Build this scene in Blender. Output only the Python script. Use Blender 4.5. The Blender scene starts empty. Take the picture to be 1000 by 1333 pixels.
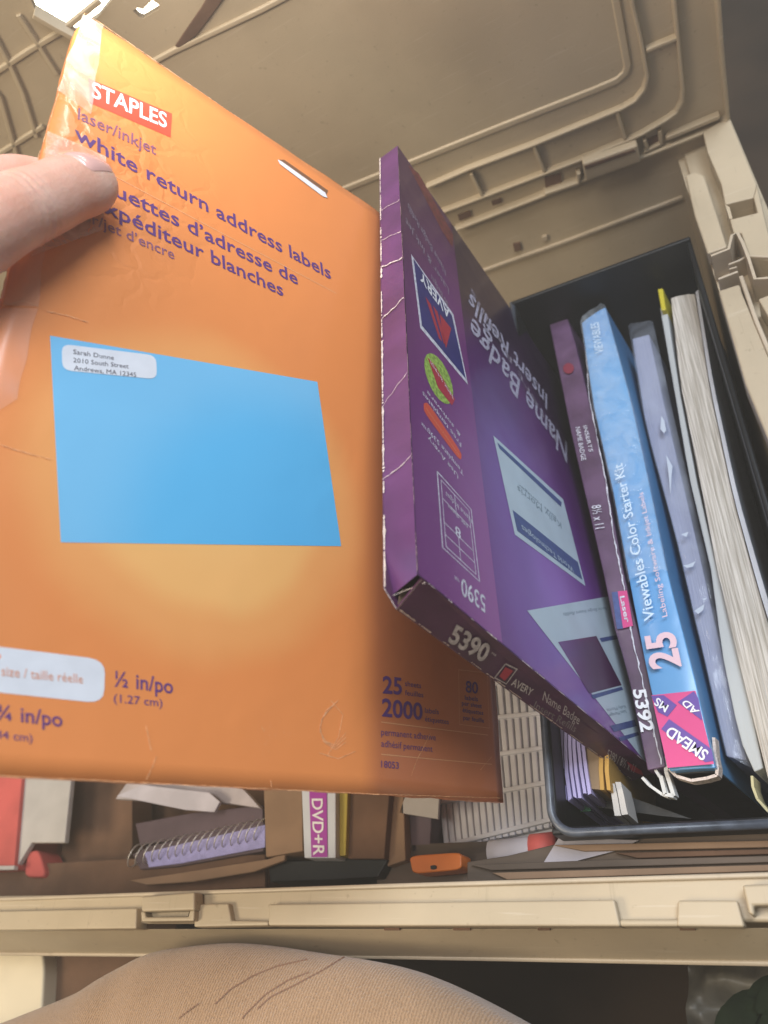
import bpy, bmesh, math, random
from mathutils import Vector, Matrix, noise
from mathutils.geometry import tessellate_polygon
random.seed(7)
S = bpy.context.scene
V3 = Vector
# ------------------------------------------------------------------ camera, world, lights
F, CX, CY = 950.0, 500.0, 666.5
_far = V3((92, -1438, 950)).normalized()
_lft = V3((-2000, 523, 950)).normalized()
_x = -_lft
_z = _x.cross(_far).normalized()
_y = _z.cross(_x)
R = Matrix((_x, _y, _z))                       # camera frame (x right, y down, z forward) -> world
CAM = V3((0, 0, .30))
cd = bpy.data.cameras.new('camera'); cam = bpy.data.objects.new('camera', cd)
S.collection.objects.link(cam)
rx, ry, rz = R @ V3((1, 0, 0)), R @ V3((0, -1, 0)), R @ V3((0, 0, -1))
cam.matrix_world = Matrix(((rx.x, ry.x, rz.x, CAM.x), (rx.y, ry.y, rz.y, CAM.y), (rx.z, ry.z, rz.z, CAM.z), (0, 0, 0, 1)))
cd.sensor_fit = 'HORIZONTAL'; cd.sensor_width = 36; cd.lens = F / 1000 * 36
cd.clip_start = .01; cd.clip_end = 100
cd.dof.use_dof = True; cd.dof.focus_distance = .31; cd.dof.aperture_fstop = 14
S.camera = cam
w = bpy.data.worlds.new('World'); S.world = w; w.use_nodes = True
bg = w.node_tree.nodes['Background']; bg.inputs[0].default_value = (.90, .84, .78, 1); bg.inputs[1].default_value = .07
S.view_settings.view_transform = 'Standard'; S.view_settings.look = 'None'; S.view_settings.exposure = .18; S.view_settings.gamma = 1
def area(name, loc, target, size, power, col):
    l = bpy.data.lights.new(name, 'AREA'); l.shape = 'DISK'; l.size = size; l.energy = power; l.color = col
    o = bpy.data.objects.new(name, l); S.collection.objects.link(o); o.location = loc
    o.rotation_euler = (V3(target) - V3(loc)).to_track_quat('-Z', 'Y').to_euler(); return o
area('cool_window_light', (.38, .40, 1.0), (-.05, .2, -.05), .55, 12.5, (.78, .87, 1.0))
area('soft_room_light', (-.22, .02, 1.20), (-.22, .02, 0), .5, 7, (1.0, .93, .84))
fill_spot = R @ V3(((150 - CX) / F, (-150 - CY) / F, 1)) * .25 + CAM
area('warm_corner_fill', fill_spot, (-.14, .36, .16), .05, .13, (1.0, .90, .84))  # added unseen light; brightens the packet's upper corner in place of lens flare
area('warm_lid_fill', (-.85, -.30, .80), (-.15, .45, .12), .40, 8.5, (1.0, .84, .60))  # added unseen fill, aimed at the lid to warm its left side

# ------------------------------------------------------------------ pixel -> place
def ray(px, py): return R @ V3(((px - CX) / F, (py - CY) / F, 1))
def at(px, py, z=0.0):
    r = ray(px, py); return CAM + r * ((z - CAM.z) / r.z)
def aty(px, py, y):
    r = ray(px, py); return CAM + r * (y / r.y)
def cp(px, py, d): return CAM + ray(px, py) * d

class Frame:
    """a tilted sheet: origin o, in-plane axes U, V, normal W, optional bend w(u, v)"""
    def __init__(s, o, U, V, bend=None):
        s.o = V3(o); s.V = V3(V).normalized(); s.U = (V3(U) - s.V * V3(U).dot(s.V)).normalized(); s.W = s.U.cross(s.V)
        s.bend = bend or (lambda u, v: 0.0)
        s.M = Matrix(((s.U.x, s.V.x, s.W.x, s.o.x), (s.U.y, s.V.y, s.W.y, s.o.y), (s.U.z, s.V.z, s.W.z, s.o.z), (0, 0, 0, 1)))
    def hit(s, px, py, off=None):
        r = ray(px, py); h = off or 0.0
        for _ in range(6):
            t = (s.W.dot(s.o - CAM) + h) / s.W.dot(r); q = CAM + r * t - s.o
            u, v = q.dot(s.U), q.dot(s.V)
            if off is None: h = s.bend(u, v)
        return Vector((u, v))
    def w(s, p, lift=0.0):   # local coordinates of (u,v) on the bent sheet
        return V3((p[0], p[1], s.bend(p[0], p[1]) + lift * .4))

# ------------------------------------------------------------------ objects
def link(o, parent=None, keep=True):
    S.collection.objects.link(o)
    if parent is not None:
        o.parent = parent
        if keep: o.matrix_parent_inverse = parent.get('_m') and Matrix.Identity(4) or parent.matrix_basis.inverted()
    return o
def thing(name, label, cat, loc=None, M=None, group=None):
    o = bpy.data.objects.new(name, None); o.empty_display_size = .02; S.collection.objects.link(o)
    if M is not None: o.matrix_basis = M
    elif loc is not None: o.matrix_basis = Matrix.Translation(V3(loc))
    o['label'] = label; o['category'] = cat
    if group: o['group'] = group
    return o
class MB:
    def __init__(s): s.v = []; s.f = []
    def add(s, vs, fs):
        n = len(s.v); s.v += [V3(a) for a in vs]; s.f += [tuple(n + i for i in f) for f in fs]; return s
    def prism(s, top, vec):
        """closed solid: polygon 'top' pushed along vec"""
        n = len(top); top = [V3(p) for p in top]; vec = V3(vec)
        s.add(top + [p + vec for p in top], [tuple(range(n)), tuple(reversed(range(n, 2 * n)))] + [(i, n + i, n + (i + 1) % n, (i + 1) % n) for i in range(n)])
        return s
    def box(s, lo, hi):
        x0, y0, z0 = lo; x1, y1, z1 = hi
        return s.prism([(x0, y0, z1), (x1, y0, z1), (x1, y1, z1), (x0, y1, z1)], (0, 0, z0 - z1))
    def tube(s, pts, r, n=6, closed=False):
        pts = [V3(p) for p in pts]; m = len(pts); base = len(s.v); rr = r if isinstance(r, (list, tuple)) else [r] * m
        for i, p in enumerate(pts):
            a = pts[(i + 1) % m if closed else min(i + 1, m - 1)]; b = pts[(i - 1) % m if closed else max(i - 1, 0)]
            t = (a - b).normalized(); k = t.orthogonal().normalized() if i == 0 else (k - t * k.dot(t)).normalized(); l = t.cross(k)
            for j in range(n):
                an = 2 * math.pi * j / n; s.v.append(p + (k * math.cos(an) + l * math.sin(an)) * rr[i])
        for i in range(m if closed else m - 1):
            for j in range(n):
                a = base + i * n + j; b = base + i * n + (j + 1) % n; i2 = (i + 1) % m
                s.f.append((a, b, base + i2 * n + (j + 1) % n, base + i2 * n + j))
        if not closed:
            s.f.append(tuple(base + j for j in reversed(range(n)))); s.f.append(tuple(base + (m - 1) * n + j for j in range(n)))
        return s
    def ridge(s, pts, nrm, wd, hgt, sink=.0005):
        """raised bar of width wd and height hgt along a polyline on a surface with normal nrm"""
        pts = [V3(p) for p in pts]; nrm = V3(nrm).normalized(); m = len(pts); L = []
        for i, p in enumerate(pts):
            t = (pts[min(i + 1, m - 1)] - pts[max(i - 1, 0)]).normalized(); sd = t.cross(nrm).normalized() * wd / 2
            L += [p - sd - nrm * sink, p - sd * .7 + nrm * hgt, p + sd * .7 + nrm * hgt, p + sd - nrm * sink]
        fs = []
        for i in range(m - 1):
            a = i * 4
            for j in range(4): fs.append((a + j, a + (j + 1) % 4, a + 4 + (j + 1) % 4, a + 4 + j))
        fs += [(3, 2, 1, 0), tuple(4 * (m - 1) + j for j in range(4))]
        return s.add(L, fs)
    def build(s, name, mat, parent=None, local=False, bevel=0, smooth=False, seg=2, label=None, sub=0):
        me = bpy.data.meshes.new(name); me.from_pydata([tuple(v) for v in s.v], [], s.f); me.validate()
        bm = bmesh.new(); bm.from_mesh(me); bmesh.ops.recalc_face_normals(bm, faces=bm.faces); bm.to_mesh(me); bm.free()
        me.materials.append(mat); o = bpy.data.objects.new(name, me)
        if smooth:
            for p in me.polygons: p.use_smooth = True
        link(o, parent, keep=not local)
        if local: o.matrix_parent_inverse = Matrix.Identity(4)
        if bevel:
            b = o.modifiers.new('bevel', 'BEVEL'); b.width = bevel; b.segments = seg; b.limit_method = 'ANGLE'; b.angle_limit = math.radians(35)
            for p in me.polygons: p.use_smooth = True
            wn = o.modifiers.new('wn', 'WEIGHTED_NORMAL')
        if sub:
            b = o.modifiers.new('sub', 'SUBSURF'); b.levels = b.render_levels = sub
        if label: o['label'] = label
        return o
def single(o, label, cat, group=None, kind=None):
    if label: o['label'] = label
    if cat: o['category'] = cat
    if group: o['group'] = group
    if kind: o['kind'] = kind
    return o

# ------------------------------------------------------------------ materials
def mat(name, col, rough=.5, spec=.5, var=0.0, vscale=40, bump=0.0, bscale=200, coat=0.0, metal=0.0, emit=None, col2=None, detail=4, stretch=None, sub=0, trans=0, sheen=0):
    m = bpy.data.materials.new(name); m.use_nodes = True; nt = m.node_tree; b = nt.nodes['Principled BSDF']
    b.inputs['Base Color'].default_value = (*col, 1); b.inputs['Roughness'].default_value = rough
    b.inputs['Specular IOR Level'].default_value = spec; b.inputs['Coat Weight'].default_value = coat; b.inputs['Metallic'].default_value = metal
    b.inputs['Coat Roughness'].default_value = .18; b.inputs['Sheen Weight'].default_value = sheen
    if sub: b.inputs['Subsurface Weight'].default_value = sub; b.inputs['Subsurface Scale'].default_value = .006; b.inputs['Subsurface Radius'].default_value = (1, .35, .2)
    if trans: b.inputs['Transmission Weight'].default_value = trans
    tc = nt.nodes.new('ShaderNodeTexCoord'); mp = nt.nodes.new('ShaderNodeMapping'); nt.links.new(tc.outputs['Object'], mp.inputs[0])
    if stretch: mp.inputs['Scale'].default_value = stretch
    if var or col2:
        n = nt.nodes.new('ShaderNodeTexNoise'); n.inputs['Scale'].default_value = vscale; n.inputs['Detail'].default_value = detail
        nt.links.new(mp.outputs[0], n.inputs['Vector'])
        r = nt.nodes.new('ShaderNodeValToRGB'); r.color_ramp.elements[0].position = .35; r.color_ramp.elements[1].position = .65
        a = tuple(c * (1 - var) for c in col); c2 = col2 or tuple(min(1, c * (1 + var)) for c in col)
        r.color_ramp.elements[0].color = (*a, 1); r.color_ramp.elements[1].color = (*c2, 1)
        nt.links.new(n.outputs[0], r.inputs[0]); nt.links.new(r.outputs[0], b.inputs['Base Color'])
        mr = nt.nodes.new('ShaderNodeMapRange'); mr.inputs[3].default_value = max(.03, rough - .1); mr.inputs[4].default_value = min(1, rough + .1)
        nt.links.new(n.outputs[0], mr.inputs[0]); nt.links.new(mr.outputs[0], b.inputs['Roughness'])
    if bump:
        n2 = nt.nodes.new('ShaderNodeTexNoise'); n2.inputs['Scale'].default_value = bscale; n2.inputs['Detail'].default_value = 5
        nt.links.new(mp.outputs[0], n2.inputs['Vector']); bp = nt.nodes.new('ShaderNodeBump'); bp.inputs['Strength'].default_value = bump; bp.inputs['Distance'].default_value = .001
        nt.links.new(n2.outputs[0], bp.inputs['Height']); nt.links.new(bp.outputs[0], b.inputs['Normal'])
    if emit: b.inputs['Emission Color'].default_value = (*emit[0], 1); b.inputs['Emission Strength'].default_value = emit[1]
    return m
def film(name, tint, amount, rough=.12, bump=.6, bscale=60):
    m = bpy.data.materials.new(name); m.use_nodes = True; nt = m.node_tree; nt.nodes.clear()
    o = nt.nodes.new('ShaderNodeOutputMaterial'); mx = nt.nodes.new('ShaderNodeMixShader'); t = nt.nodes.new('ShaderNodeBsdfTransparent')
    p = nt.nodes.new('ShaderNodeBsdfPrincipled'); p.inputs['Base Color'].default_value = (*tint, 1); p.inputs['Roughness'].default_value = rough; p.inputs['Specular IOR Level'].default_value = .9
    tc = nt.nodes.new('ShaderNodeTexCoord'); n = nt.nodes.new('ShaderNodeTexNoise'); n.inputs['Scale'].default_value = bscale; n.inputs['Detail'].default_value = 6; n.inputs['Distortion'].default_value = 1.2
    nt.links.new(tc.outputs['Object'], n.inputs['Vector']); b = nt.nodes.new('ShaderNodeBump'); b.inputs['Strength'].default_value = bump; b.inputs['Distance'].default_value = .002
    nt.links.new(n.outputs[0], b.inputs['Height']); nt.links.new(b.outputs[0], p.inputs['Normal'])
    mr = nt.nodes.new('ShaderNodeMapRange'); mr.inputs[1].default_value = .35; mr.inputs[2].default_value = .7; mr.inputs[3].default_value = amount * .5; mr.inputs[4].default_value = min(1, amount * 1.6)
    nt.links.new(n.outputs[0], mr.inputs[0]); nt.links.new(mr.outputs[0], mx.inputs[0])
    nt.links.new(t.outputs[0], mx.inputs[1]); nt.links.new(p.outputs[0], mx.inputs[2]); nt.links.new(mx.outputs[0], o.inputs[0]); return m
def glow_mat(name, stops, cu, cv, a, b_, rough=.38, coat=.25, power=1.0, band=None, crinkle=None):
    """print whose colour runs outward from a point (object coordinates, metres); band = (u limit, colour mix)"""
    m = bpy.data.materials.new(name); m.use_nodes = True; nt = m.node_tree; p = nt.nodes['Principled BSDF']; L = nt.links.new
    p.inputs['Roughness'].default_value = rough; p.inputs['Coat Weight'].default_value = coat; p.inputs['Coat Roughness'].default_value = .2
    tc = nt.nodes.new('ShaderNodeTexCoord'); sx = nt.nodes.new('ShaderNodeSeparateXYZ'); L(tc.outputs['Object'], sx.inputs[0])
    def mth(op, x, y=None):
        n = nt.nodes.new('ShaderNodeMath'); n.operation = op
        for i, q in enumerate((x, y)):
            if q is None: continue
            if isinstance(q, (int, float)): n.inputs[i].default_value = q
            else: L(q, n.inputs[i])
        return n.outputs[0]
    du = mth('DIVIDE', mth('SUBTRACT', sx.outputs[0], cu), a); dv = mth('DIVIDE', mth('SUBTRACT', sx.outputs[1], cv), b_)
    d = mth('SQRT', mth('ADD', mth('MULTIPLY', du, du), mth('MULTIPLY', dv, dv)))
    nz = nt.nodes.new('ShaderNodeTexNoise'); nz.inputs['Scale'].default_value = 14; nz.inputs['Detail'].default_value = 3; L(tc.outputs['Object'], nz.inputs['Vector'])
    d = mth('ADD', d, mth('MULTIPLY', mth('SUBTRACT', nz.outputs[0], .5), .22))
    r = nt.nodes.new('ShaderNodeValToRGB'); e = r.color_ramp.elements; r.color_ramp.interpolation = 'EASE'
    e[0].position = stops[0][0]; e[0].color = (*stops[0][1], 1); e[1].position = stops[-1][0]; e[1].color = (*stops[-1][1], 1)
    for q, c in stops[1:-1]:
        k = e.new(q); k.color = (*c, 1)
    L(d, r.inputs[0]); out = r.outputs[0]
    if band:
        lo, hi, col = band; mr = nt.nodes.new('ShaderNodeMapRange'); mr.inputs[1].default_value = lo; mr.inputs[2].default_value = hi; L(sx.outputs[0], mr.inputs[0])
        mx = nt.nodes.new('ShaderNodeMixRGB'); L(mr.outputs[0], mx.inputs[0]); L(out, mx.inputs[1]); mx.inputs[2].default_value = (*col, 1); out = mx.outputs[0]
    # fine wear: pale rubbed fibres
    n2 = nt.nodes.new('ShaderNodeTexNoise'); n2.inputs['Scale'].default_value = 900; n2.inputs['Detail'].default_value = 3; L(tc.outputs['Object'], n2.inputs['Vector'])
    n3 = nt.nodes.new('ShaderNodeTexNoise'); n3.inputs['Scale'].default_value = 22; n3.inputs['Detail'].default_value = 5; L(tc.outputs['Object'], n3.inputs['Vector'])
    g = nt.nodes.new('ShaderNodeMapRange'); g.inputs[1].default_value = .66; g.inputs[2].default_value = .8; g.inputs[4].default_value = .22; L(mth('MULTIPLY', mth('ADD', n2.outputs[0], n3.outputs[0]), .5), g.inputs[0])
    mw = nt.nodes.new('ShaderNodeMixRGB'); L(g.outputs[0], mw.inputs[0]); L(out, mw.inputs[1]); mw.inputs[2].default_value = (.75, .68, .66, 1); L(mw.outputs[0], p.inputs['Base Color'])
    mr2 = nt.nodes.new('ShaderNodeMapRange'); mr2.inputs[3].default_value = rough - .1; mr2.inputs[4].default_value = rough + .14; L(n3.outputs[0], mr2.inputs[0]); L(mr2.outputs[0], p.inputs['Roughness'])
    bp = nt.nodes.new('ShaderNodeBump'); bp.inputs['Strength'].default_value = .35; bp.inputs['Distance'].default_value = .0016
    n4 = nt.nodes.new('ShaderNodeTexNoise'); n4.inputs['Scale'].default_value = 26; n4.inputs['Detail'].default_value = 2; n4.inputs['Distortion'].default_value = .6; L(tc.outputs['Object'], n4.inputs['Vector'])
    hgt = n4.outputs[0]
    if crinkle:     # crushed board: creases gathered round a point
        vo = nt.nodes.new('ShaderNodeTexVoronoi'); vo.feature = 'DISTANCE_TO_EDGE'; vo.inputs['Scale'].default_value = 75
        nd = nt.nodes.new('ShaderNodeTexNoise'); nd.inputs['Scale'].default_value = 60; nd.inputs['Detail'].default_value = 3; L(tc.outputs['Object'], nd.inputs['Vector'])
        va = nt.nodes.new('ShaderNodeVectorMath'); va.operation = 'MULTIPLY_ADD'; L(nd.outputs['Color'], va.inputs[0]); va.inputs[1].default_value = (.018,) * 3; L(tc.outputs['Object'], va.inputs[2]); L(va.outputs[0], vo.inputs['Vector'])
        cu2 = mth('DIVIDE', mth('SUBTRACT', sx.outputs[0], crinkle[0]), crinkle[2]); cv2 = mth('DIVIDE', mth('SUBTRACT', sx.outputs[1], crinkle[1]), crinkle[3])
        rr = mth('SUBTRACT', 1, mth('SQRT', mth('ADD', mth('MULTIPLY', cu2, cu2), mth('MULTIPLY', cv2, cv2)))); rr = mth('MAXIMUM', rr, 0)
        hgt = mth('ADD', hgt, mth('MULTIPLY', mth('MULTIPLY', mth('MINIMUM', mth('MULTIPLY', vo.outputs['Distance'], 6), 1), rr), .75))
    L(hgt, bp.inputs['Height']); L(bp.outputs[0], p.inputs['Normal']); L(bp.outputs[0], p.inputs['Coat Normal'])
    return m
T = {}
T['tan'] = mat('tan_plastic', (.45, .37, .255), .42, .45, var=.07, vscale=14, bump=.10, bscale=160)
T['tanrib'] = mat('tan_plastic_edge', (.47, .39, .285), .4, .5, var=.06, vscale=40, bump=.15, bscale=400)
T['black'] = mat('black_plastic', (.007, .008, .009), .42, .35, var=.25, vscale=30, bump=.1, bscale=300)
T['floor'] = mat('dark_floor', (.075, .047, .027), .8, .2, var=.5, vscale=6, bump=.4, bscale=60)
T['white'] = mat('white_ink', (.78, .78, .80), .5, .4, var=.04, vscale=300)
T['offwhite'] = mat('pale_ink', (.60, .60, .66), .5, .4, var=.22, vscale=500)
T['violet'] = mat('violet_ink', (.115, .045, .19), .45, .4)
T['ltviolet'] = mat('soft_violet_ink', (.26, .10, .17), .45, .4)
T['red'] = mat('red_ink', (.62, .085, .045), .42, .4, var=.05)
T['fiber'] = mat('torn_board', (.66, .56, .50), .85, .1, var=.2, vscale=600, bump=.6, bscale=900)
T['line'] = mat('pale_orange_line', (.80, .42, .20), .45, .4)
T['blue_env'] = glow_mat('blue_print', [(0, (.10, .44, .76)), (.6, (.11, .46, .77)), (1, (.18, .50, .77))], .07, .05, .08, .08, coat=.25)
T['grey_text'] = mat('grey_ink', (.07, .06, .08), .6, .3)
T['orange_text'] = mat('orange_ink', (.72, .33, .20), .5, .3)
T['label'] = mat('label_print', (.70, .72, .76), .45, .3, var=.04, vscale=100)
T['navy'] = mat('navy_ink', (.030, .030, .16), .4, .4, var=.1, vscale=80)
T['brandred'] = mat('brand_red_ink', (.42, .03, .055), .4, .4)
T['dullred'] = mat('faded_red_ink', (.20, .03, .05), .5, .3)
T['plum'] = mat('plum_board', (.085, .025, .07), .42, .45, var=.25, vscale=50, bump=.3, bscale=120)
T['green'] = mat('green_ink', (.28, .42, .08), .5, .4, var=.4, vscale=600)
T['pinkink'] = mat('pink_ink', (.60, .06, .22), .4, .4, var=.06)
T['blueband'] = mat('slate_blue_ink', (.06, .09, .24), .45, .4, var=.15, vscale=400)
T['paleblue'] = mat('pale_blue_print', (.50, .60, .66), .4, .4, var=.04, vscale=60)
T['card'] = mat('cardboard', (.27, .175, .11), .85, .2, var=.12, vscale=30, bump=.3, bscale=200)
T['dkcard'] = mat('brown_cardboard', (.14, .08, .05), .85, .2, var=.2, vscale=30, bump=.4, bscale=150)

def wear(m, amt=.45):
    """scuffs, grime specks and scratches on moulded plastic"""
    nt = m.node_tree; L = nt.links.new; p = nt.nodes['Principled BSDF']; src = p.inputs['Base Color'].links[0].from_socket; tc = nt.nodes.new('ShaderNodeTexCoord')
    def nz(scale, det, st=(1, 1, 1), rot=0):
        mp = nt.nodes.new('ShaderNodeMapping'); mp.inputs['Scale'].default_value = st; mp.inputs['Rotation'].default_value = (0, 0, rot); L(tc.outputs['Object'], mp.inputs[0])
        n = nt.nodes.new('ShaderNodeTexNoise'); n.inputs['Scale'].default_value = scale; n.inputs['Detail'].default_value = det; L(mp.outputs[0], n.inputs['Vector']); return n.outputs[0]
    def step(x, a, b, k):
        q = nt.nodes.new('ShaderNodeMapRange'); q.inputs[1].default_value = a; q.inputs[2].default_value = b; q.inputs[4].default_value = k; L(x, q.inputs[0]); return q.outputs[0]
    out = src
    for fac, col in ((step(nz(9, 8), .50, .72, amt), (.20, .155, .10, 1)), (step(nz(260, 6), .66, .72, amt), (.14, .10, .06, 1)), (step(nz(30, 3, (1, 22, 22), .3), .64, .70, amt * .8), (.62, .55, .45, 1)), (step(nz(30, 3, (22, 1, 22), -.2), .66, .71, amt * .7), (.22, .17, .11, 1))):
        mx = nt.nodes.new('ShaderNodeMixRGB'); L(fac, mx.inputs[0]); L(out, mx.inputs[1]); mx.inputs[2].default_value = col; out = mx.outputs[0]
    L(out, p.inputs['Base Color'])
wear(T['tan'], .28); wear(T['tanrib'], .2)

# ------------------------------------------------------------------ text and flat print
_tc = {}
def realise(o):
    """mesh of one object, evaluated in a scratch scene of its own"""
    sc = bpy.data.scenes.new('scratch'); sc.collection.objects.link(o); vl = sc.view_layers[0]; vl.update()
    me = bpy.data.meshes.new_from_object(o.evaluated_get(vl.depsgraph)); sc.collection.objects.unlink(o); bpy.data.scenes.remove(sc); return me
def glyphs(body, bold):
    k = (body, bold)
    if k in _tc: return _tc[k]
    c = bpy.data.curves.new('t', 'FONT'); c.body = body; c.size = 1; c.offset = bold; c.resolution_u = 2 if len(body) > 9 else 4
    o = bpy.data.objects.new('t', c); me = realise(o)
    vs = [(v.co.x, v.co.y) for v in me.vertices]; fs = [tuple(p.vertices) for p in me.polygons]
    bpy.data.objects.remove(o); bpy.data.curves.remove(c); bpy.data.meshes.remove(me)
    x0 = min(v[0] for v in vs); x1 = max(v[0] for v in vs)
    _tc[k] = ([((x - x0) / (x1 - x0), y / .70) for x, y in vs], fs); return _tc[k]
def text(mb, fr, body, p0, p1, pu, lift=.0004, bold=.0, hit=None):
    """lettering on a sheet: baseline p0..p1, cap height from p0 to pu (places in the photo's pixels)"""
    h = hit or fr.hit; a, b, u = h(*p0), h(*p1), h(*pu); vs, fs = glyphs(body, bold)
    mb.add([fr.w(a + (b - a) * x + (u - a) * y, lift) for x, y in vs], fs)
def poly(mb, fr, pts, lift=.0002, hit=None, n=1):
    h = hit or fr.hit; q = [h(*p) for p in pts]
    if n > 1 and len(q) == 4:
        vs = []; 
        for j in range(n + 1):
            for i in range(n + 1):
                s, t = i / n, j / n; p = (q[0] * (1 - s) + q[1] * s) * (1 - t) + (q[3] * (1 - s) + q[2] * s) * t; vs.append(fr.w(p, lift))
        mb.add(vs, [(j * (n + 1) + i, j * (n + 1) + i + 1, (j + 1) * (n + 1) + i + 1, (j + 1) * (n + 1) + i) for j in range(n) for i in range(n)])
    else:
        vs = [fr.w(p, lift) for p in q]; tr = tessellate_polygon([[V3((p[0], p[1], 0)) for p in q]]); mb.add(vs, [tuple(t) for t in tr])
def strip(mb, fr, pts, wd, lift=.0003, hit=None, jag=0.0, n=1):
    h = hit or fr.hit; q = [h(*p) for p in pts]; L = []
    for a, b in zip(q[:-1], q[1:]):
        for k in range(n): L.append(a + (b - a) * (k / n))
    L.append(q[-1]); vs = []
    for i, p in enumerate(L):
        t = (L[min(i + 1, len(L) - 1)] - L[max(i - 1, 0)]).normalized(); s = Vector((-t.y, t.x)) * wd / 2
        j1 = 1 + jag * (random.random() * 2 - 1); j2 = 1 + jag * (random.random() * 2 - 1); c = s * (jag * random.uniform(-1, 1))
        vs += [fr.w(p + s * max(j1, .05) + c, lift), fr.w(p - s * max(j2, .05) + c, lift)]
    mb.add(vs, [(2 * i, 2 * i + 1, 2 * i + 3, 2 * i + 2) for i in range(len(L) - 1)])
def rounded(pts, k=.18, n=4):
    out = []; m = len(pts)
    for i in range(m):
        p = Vector(pts[i]); a = p + (Vector(pts[i - 1]) - p) * (k if isinstance(k, float) else k[i][0]); b = p + (Vector(pts[(i + 1) % m]) - p) * (k if isinstance(k, float) else k[i][1])
        for j in range(n + 1):
            t = j / n; q = a * (1 - t) ** 2 + p * 2 * t * (1 - t) + b * t * t; out.append((q.x, q.y))
    return out

# ================================================================== SETTING
fl = MB(); fl.add([(-3, -3, -.30), (3, -3, -.30), (3, 3, -.30), (-3, 3, -.30)], [(0, 1, 2, 3)])
single(fl.build('floor', T['floor']), None, None, kind='structure')

# ================================================================== CRATE
crate = thing('storage_crate', 'large tan plastic crate with attached lid, open and full of office supplies', 'crate', loc=(-.25, .25, -.30))
def plate(pts, z, th, name, m='tan', parent=crate, bevel=.0008, label=None):
    return MB().prism([at(x, y, z) for x, y in pts], (0, 0, -th)).build(name, T[m], parent, bevel=bevel, label=label)
X0, X1, Y0, Y1 = -.66, .0225, .0345, .462
MB().box((X0, Y0, -.285), (X1 + .006, Y1, -.279)).build('crate_floor', T['tan'], crate)
MB().box((X0, .0325, -.279), (X1 + .006, .0385, -.0075)).build('wall', T['tan'], crate)
MB().box((X0, Y1, -.279), (.056, Y1 + .006, .0)).build('wall', T['tan'], crate)
MB().box((X1, .0385, -.279), (X1 + .006, Y1, -.0165)).build('wall', T['tan'], crate)
MB().box((X0 - .006, .0325, -.279), (X0, Y1, .0)).build('wall', T['tan'], crate)
# near rim -----------------------------------------------------------
plate([(-90, 1173), (1090, 1135), (1090, 1200), (-90, 1203)], -.0035, .004, 'rim', bevel=.0012)
MB().ridge([at(-90, 1174, -.0035), at(500, 1154, -.0035), at(1090, 1137, -.0035)], (0, 0, 1), .0022, .0016).build('rim_ridge', T['tanrib'], crate, bevel=.0005)
plate([(-90, 1188), (178, 1182), (177, 1209), (-90, 1212)], 0, .008, 'rim_lip')
plate([(350, 1177), (800, 1171), (808, 1206), (349, 1205)], 0, .008, 'rim_lip')
plate([(882, 1172), (960, 1172), (970, 1207), (881, 1206)], 0, .008, 'rim_lip')
plate([(255, 1177), (297, 1176), (301, 1198), (349, 1199), (349, 1205), (252, 1207)], -.0003, .0077, 'rim_lip')
plate([(806, 1197), (884, 1197), (884, 1206), (807, 1206)], -.0006, .007, 'rim_lip')
plate([(183, 1167), (253, 1161), (253, 1185), (184, 1187)], .004, .007, 'latch', bevel=.001)
plate([(183, 1187), (188, 1187), (190, 1194), (245, 1193.5), (247, 1185.5), (253, 1185), (252, 1199), (184, 1200)], .003, .008, 'latch', bevel=.0006)
plate([(189, 1187.2), (246.5, 1185.6), (244.5, 1193.4), (190.5, 1193.9)], -.002, .004, 'latch_slot', bevel=0)
plate([(966, 1152), (1090, 1147), (1090, 1178), (981, 1179), (983, 1193), (975, 1190)], .003, .007, 'latch', bevel=.001)
# outer flange of the near wall, sloping away under the lip
a = [at(-90, 1210, -.009), at(1090, 1208, -.009), at(1090, 1254, -.034), at(-90, 1240, -.034)]
mb = MB(); mb.prism(a, (0, 0, -.002)); mb.build('flange', T['tan'], crate, bevel=.0006)
MB().ridge([at(-90, 1240.5, -.0338), at(500, 1245, -.0338), at(1090, 1255, -.0338)], (0, -.6, 1), .0022, .0012).build('rim_ridge', T['tanrib'], crate, bevel=.0005)
for x0, x1 in ((-30, 12), (28, 60), (104, 116), (160, 172), (500, 520), (590, 612), (700, 716), (885, 905)):
    MB().prism([at(x0, 1208, -.0084), at(x1, 1208, -.0084), at(x1, 1211, -.0084), at(x0, 1211, -.0084)], (0, 0, -.001)).build('slot_shade', T['dkcard'], crate)  # dark plates drawn for the shade in the gap under the lip
# right rim ----------------------------------------------------------
plate([(888, 190), (949, 150), (1120, 560), (1120, 900), (1000, 560)], -.0135, .004, 'rim', bevel=0)
plate([(915, 172), (949, 150), (985.5, 240), (981, 257), (944, 266), (939, 240), (921, 198)], 0, .0132, 'rim_lip')
plate([(985.5, 240), (1001, 304), (1014, 340), (976, 336), (965, 303), (955, 303), (950, 285), (954, 284.5), (986, 276.5), (981, 257)], 0, .0132, 'rim_lip')
plate([(944, 266), (950, 269.5), (954, 284.5), (950, 285)], 0, .0132, 'rim_lip', bevel=0)
plate([(892, 228), (905, 223), (917, 228), (934, 280), (947, 321), (921, 330), (904, 280)], -.004, .009, 'rim_lip', bevel=.0012)
plate([(935, 378), (963, 369), (966, 380), (1060, 600), (1060, 720), (970, 500), (953, 440)], -.002, .011, 'rim_lip', bevel=.0012)
plate([(987, 389), (1026, 374), (1100, 590)], -.001, .012, 'rim_lip')
def rid(pts, z, wd=.0022, h=.0035):
    return MB().ridge([at(x, y, z) for x, y in pts], (0, 0, 1), wd, h, sink=.014).build('rim_ridge', T['tanrib'], crate, bevel=.0006)
rid([(927, 339), (950, 330), (954, 312), (961, 309), (968, 322), (976, 343), (984, 369), (1000, 368), (1022, 367)], -.001)
rid([(936, 369), (962, 359)], -.003)
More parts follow.
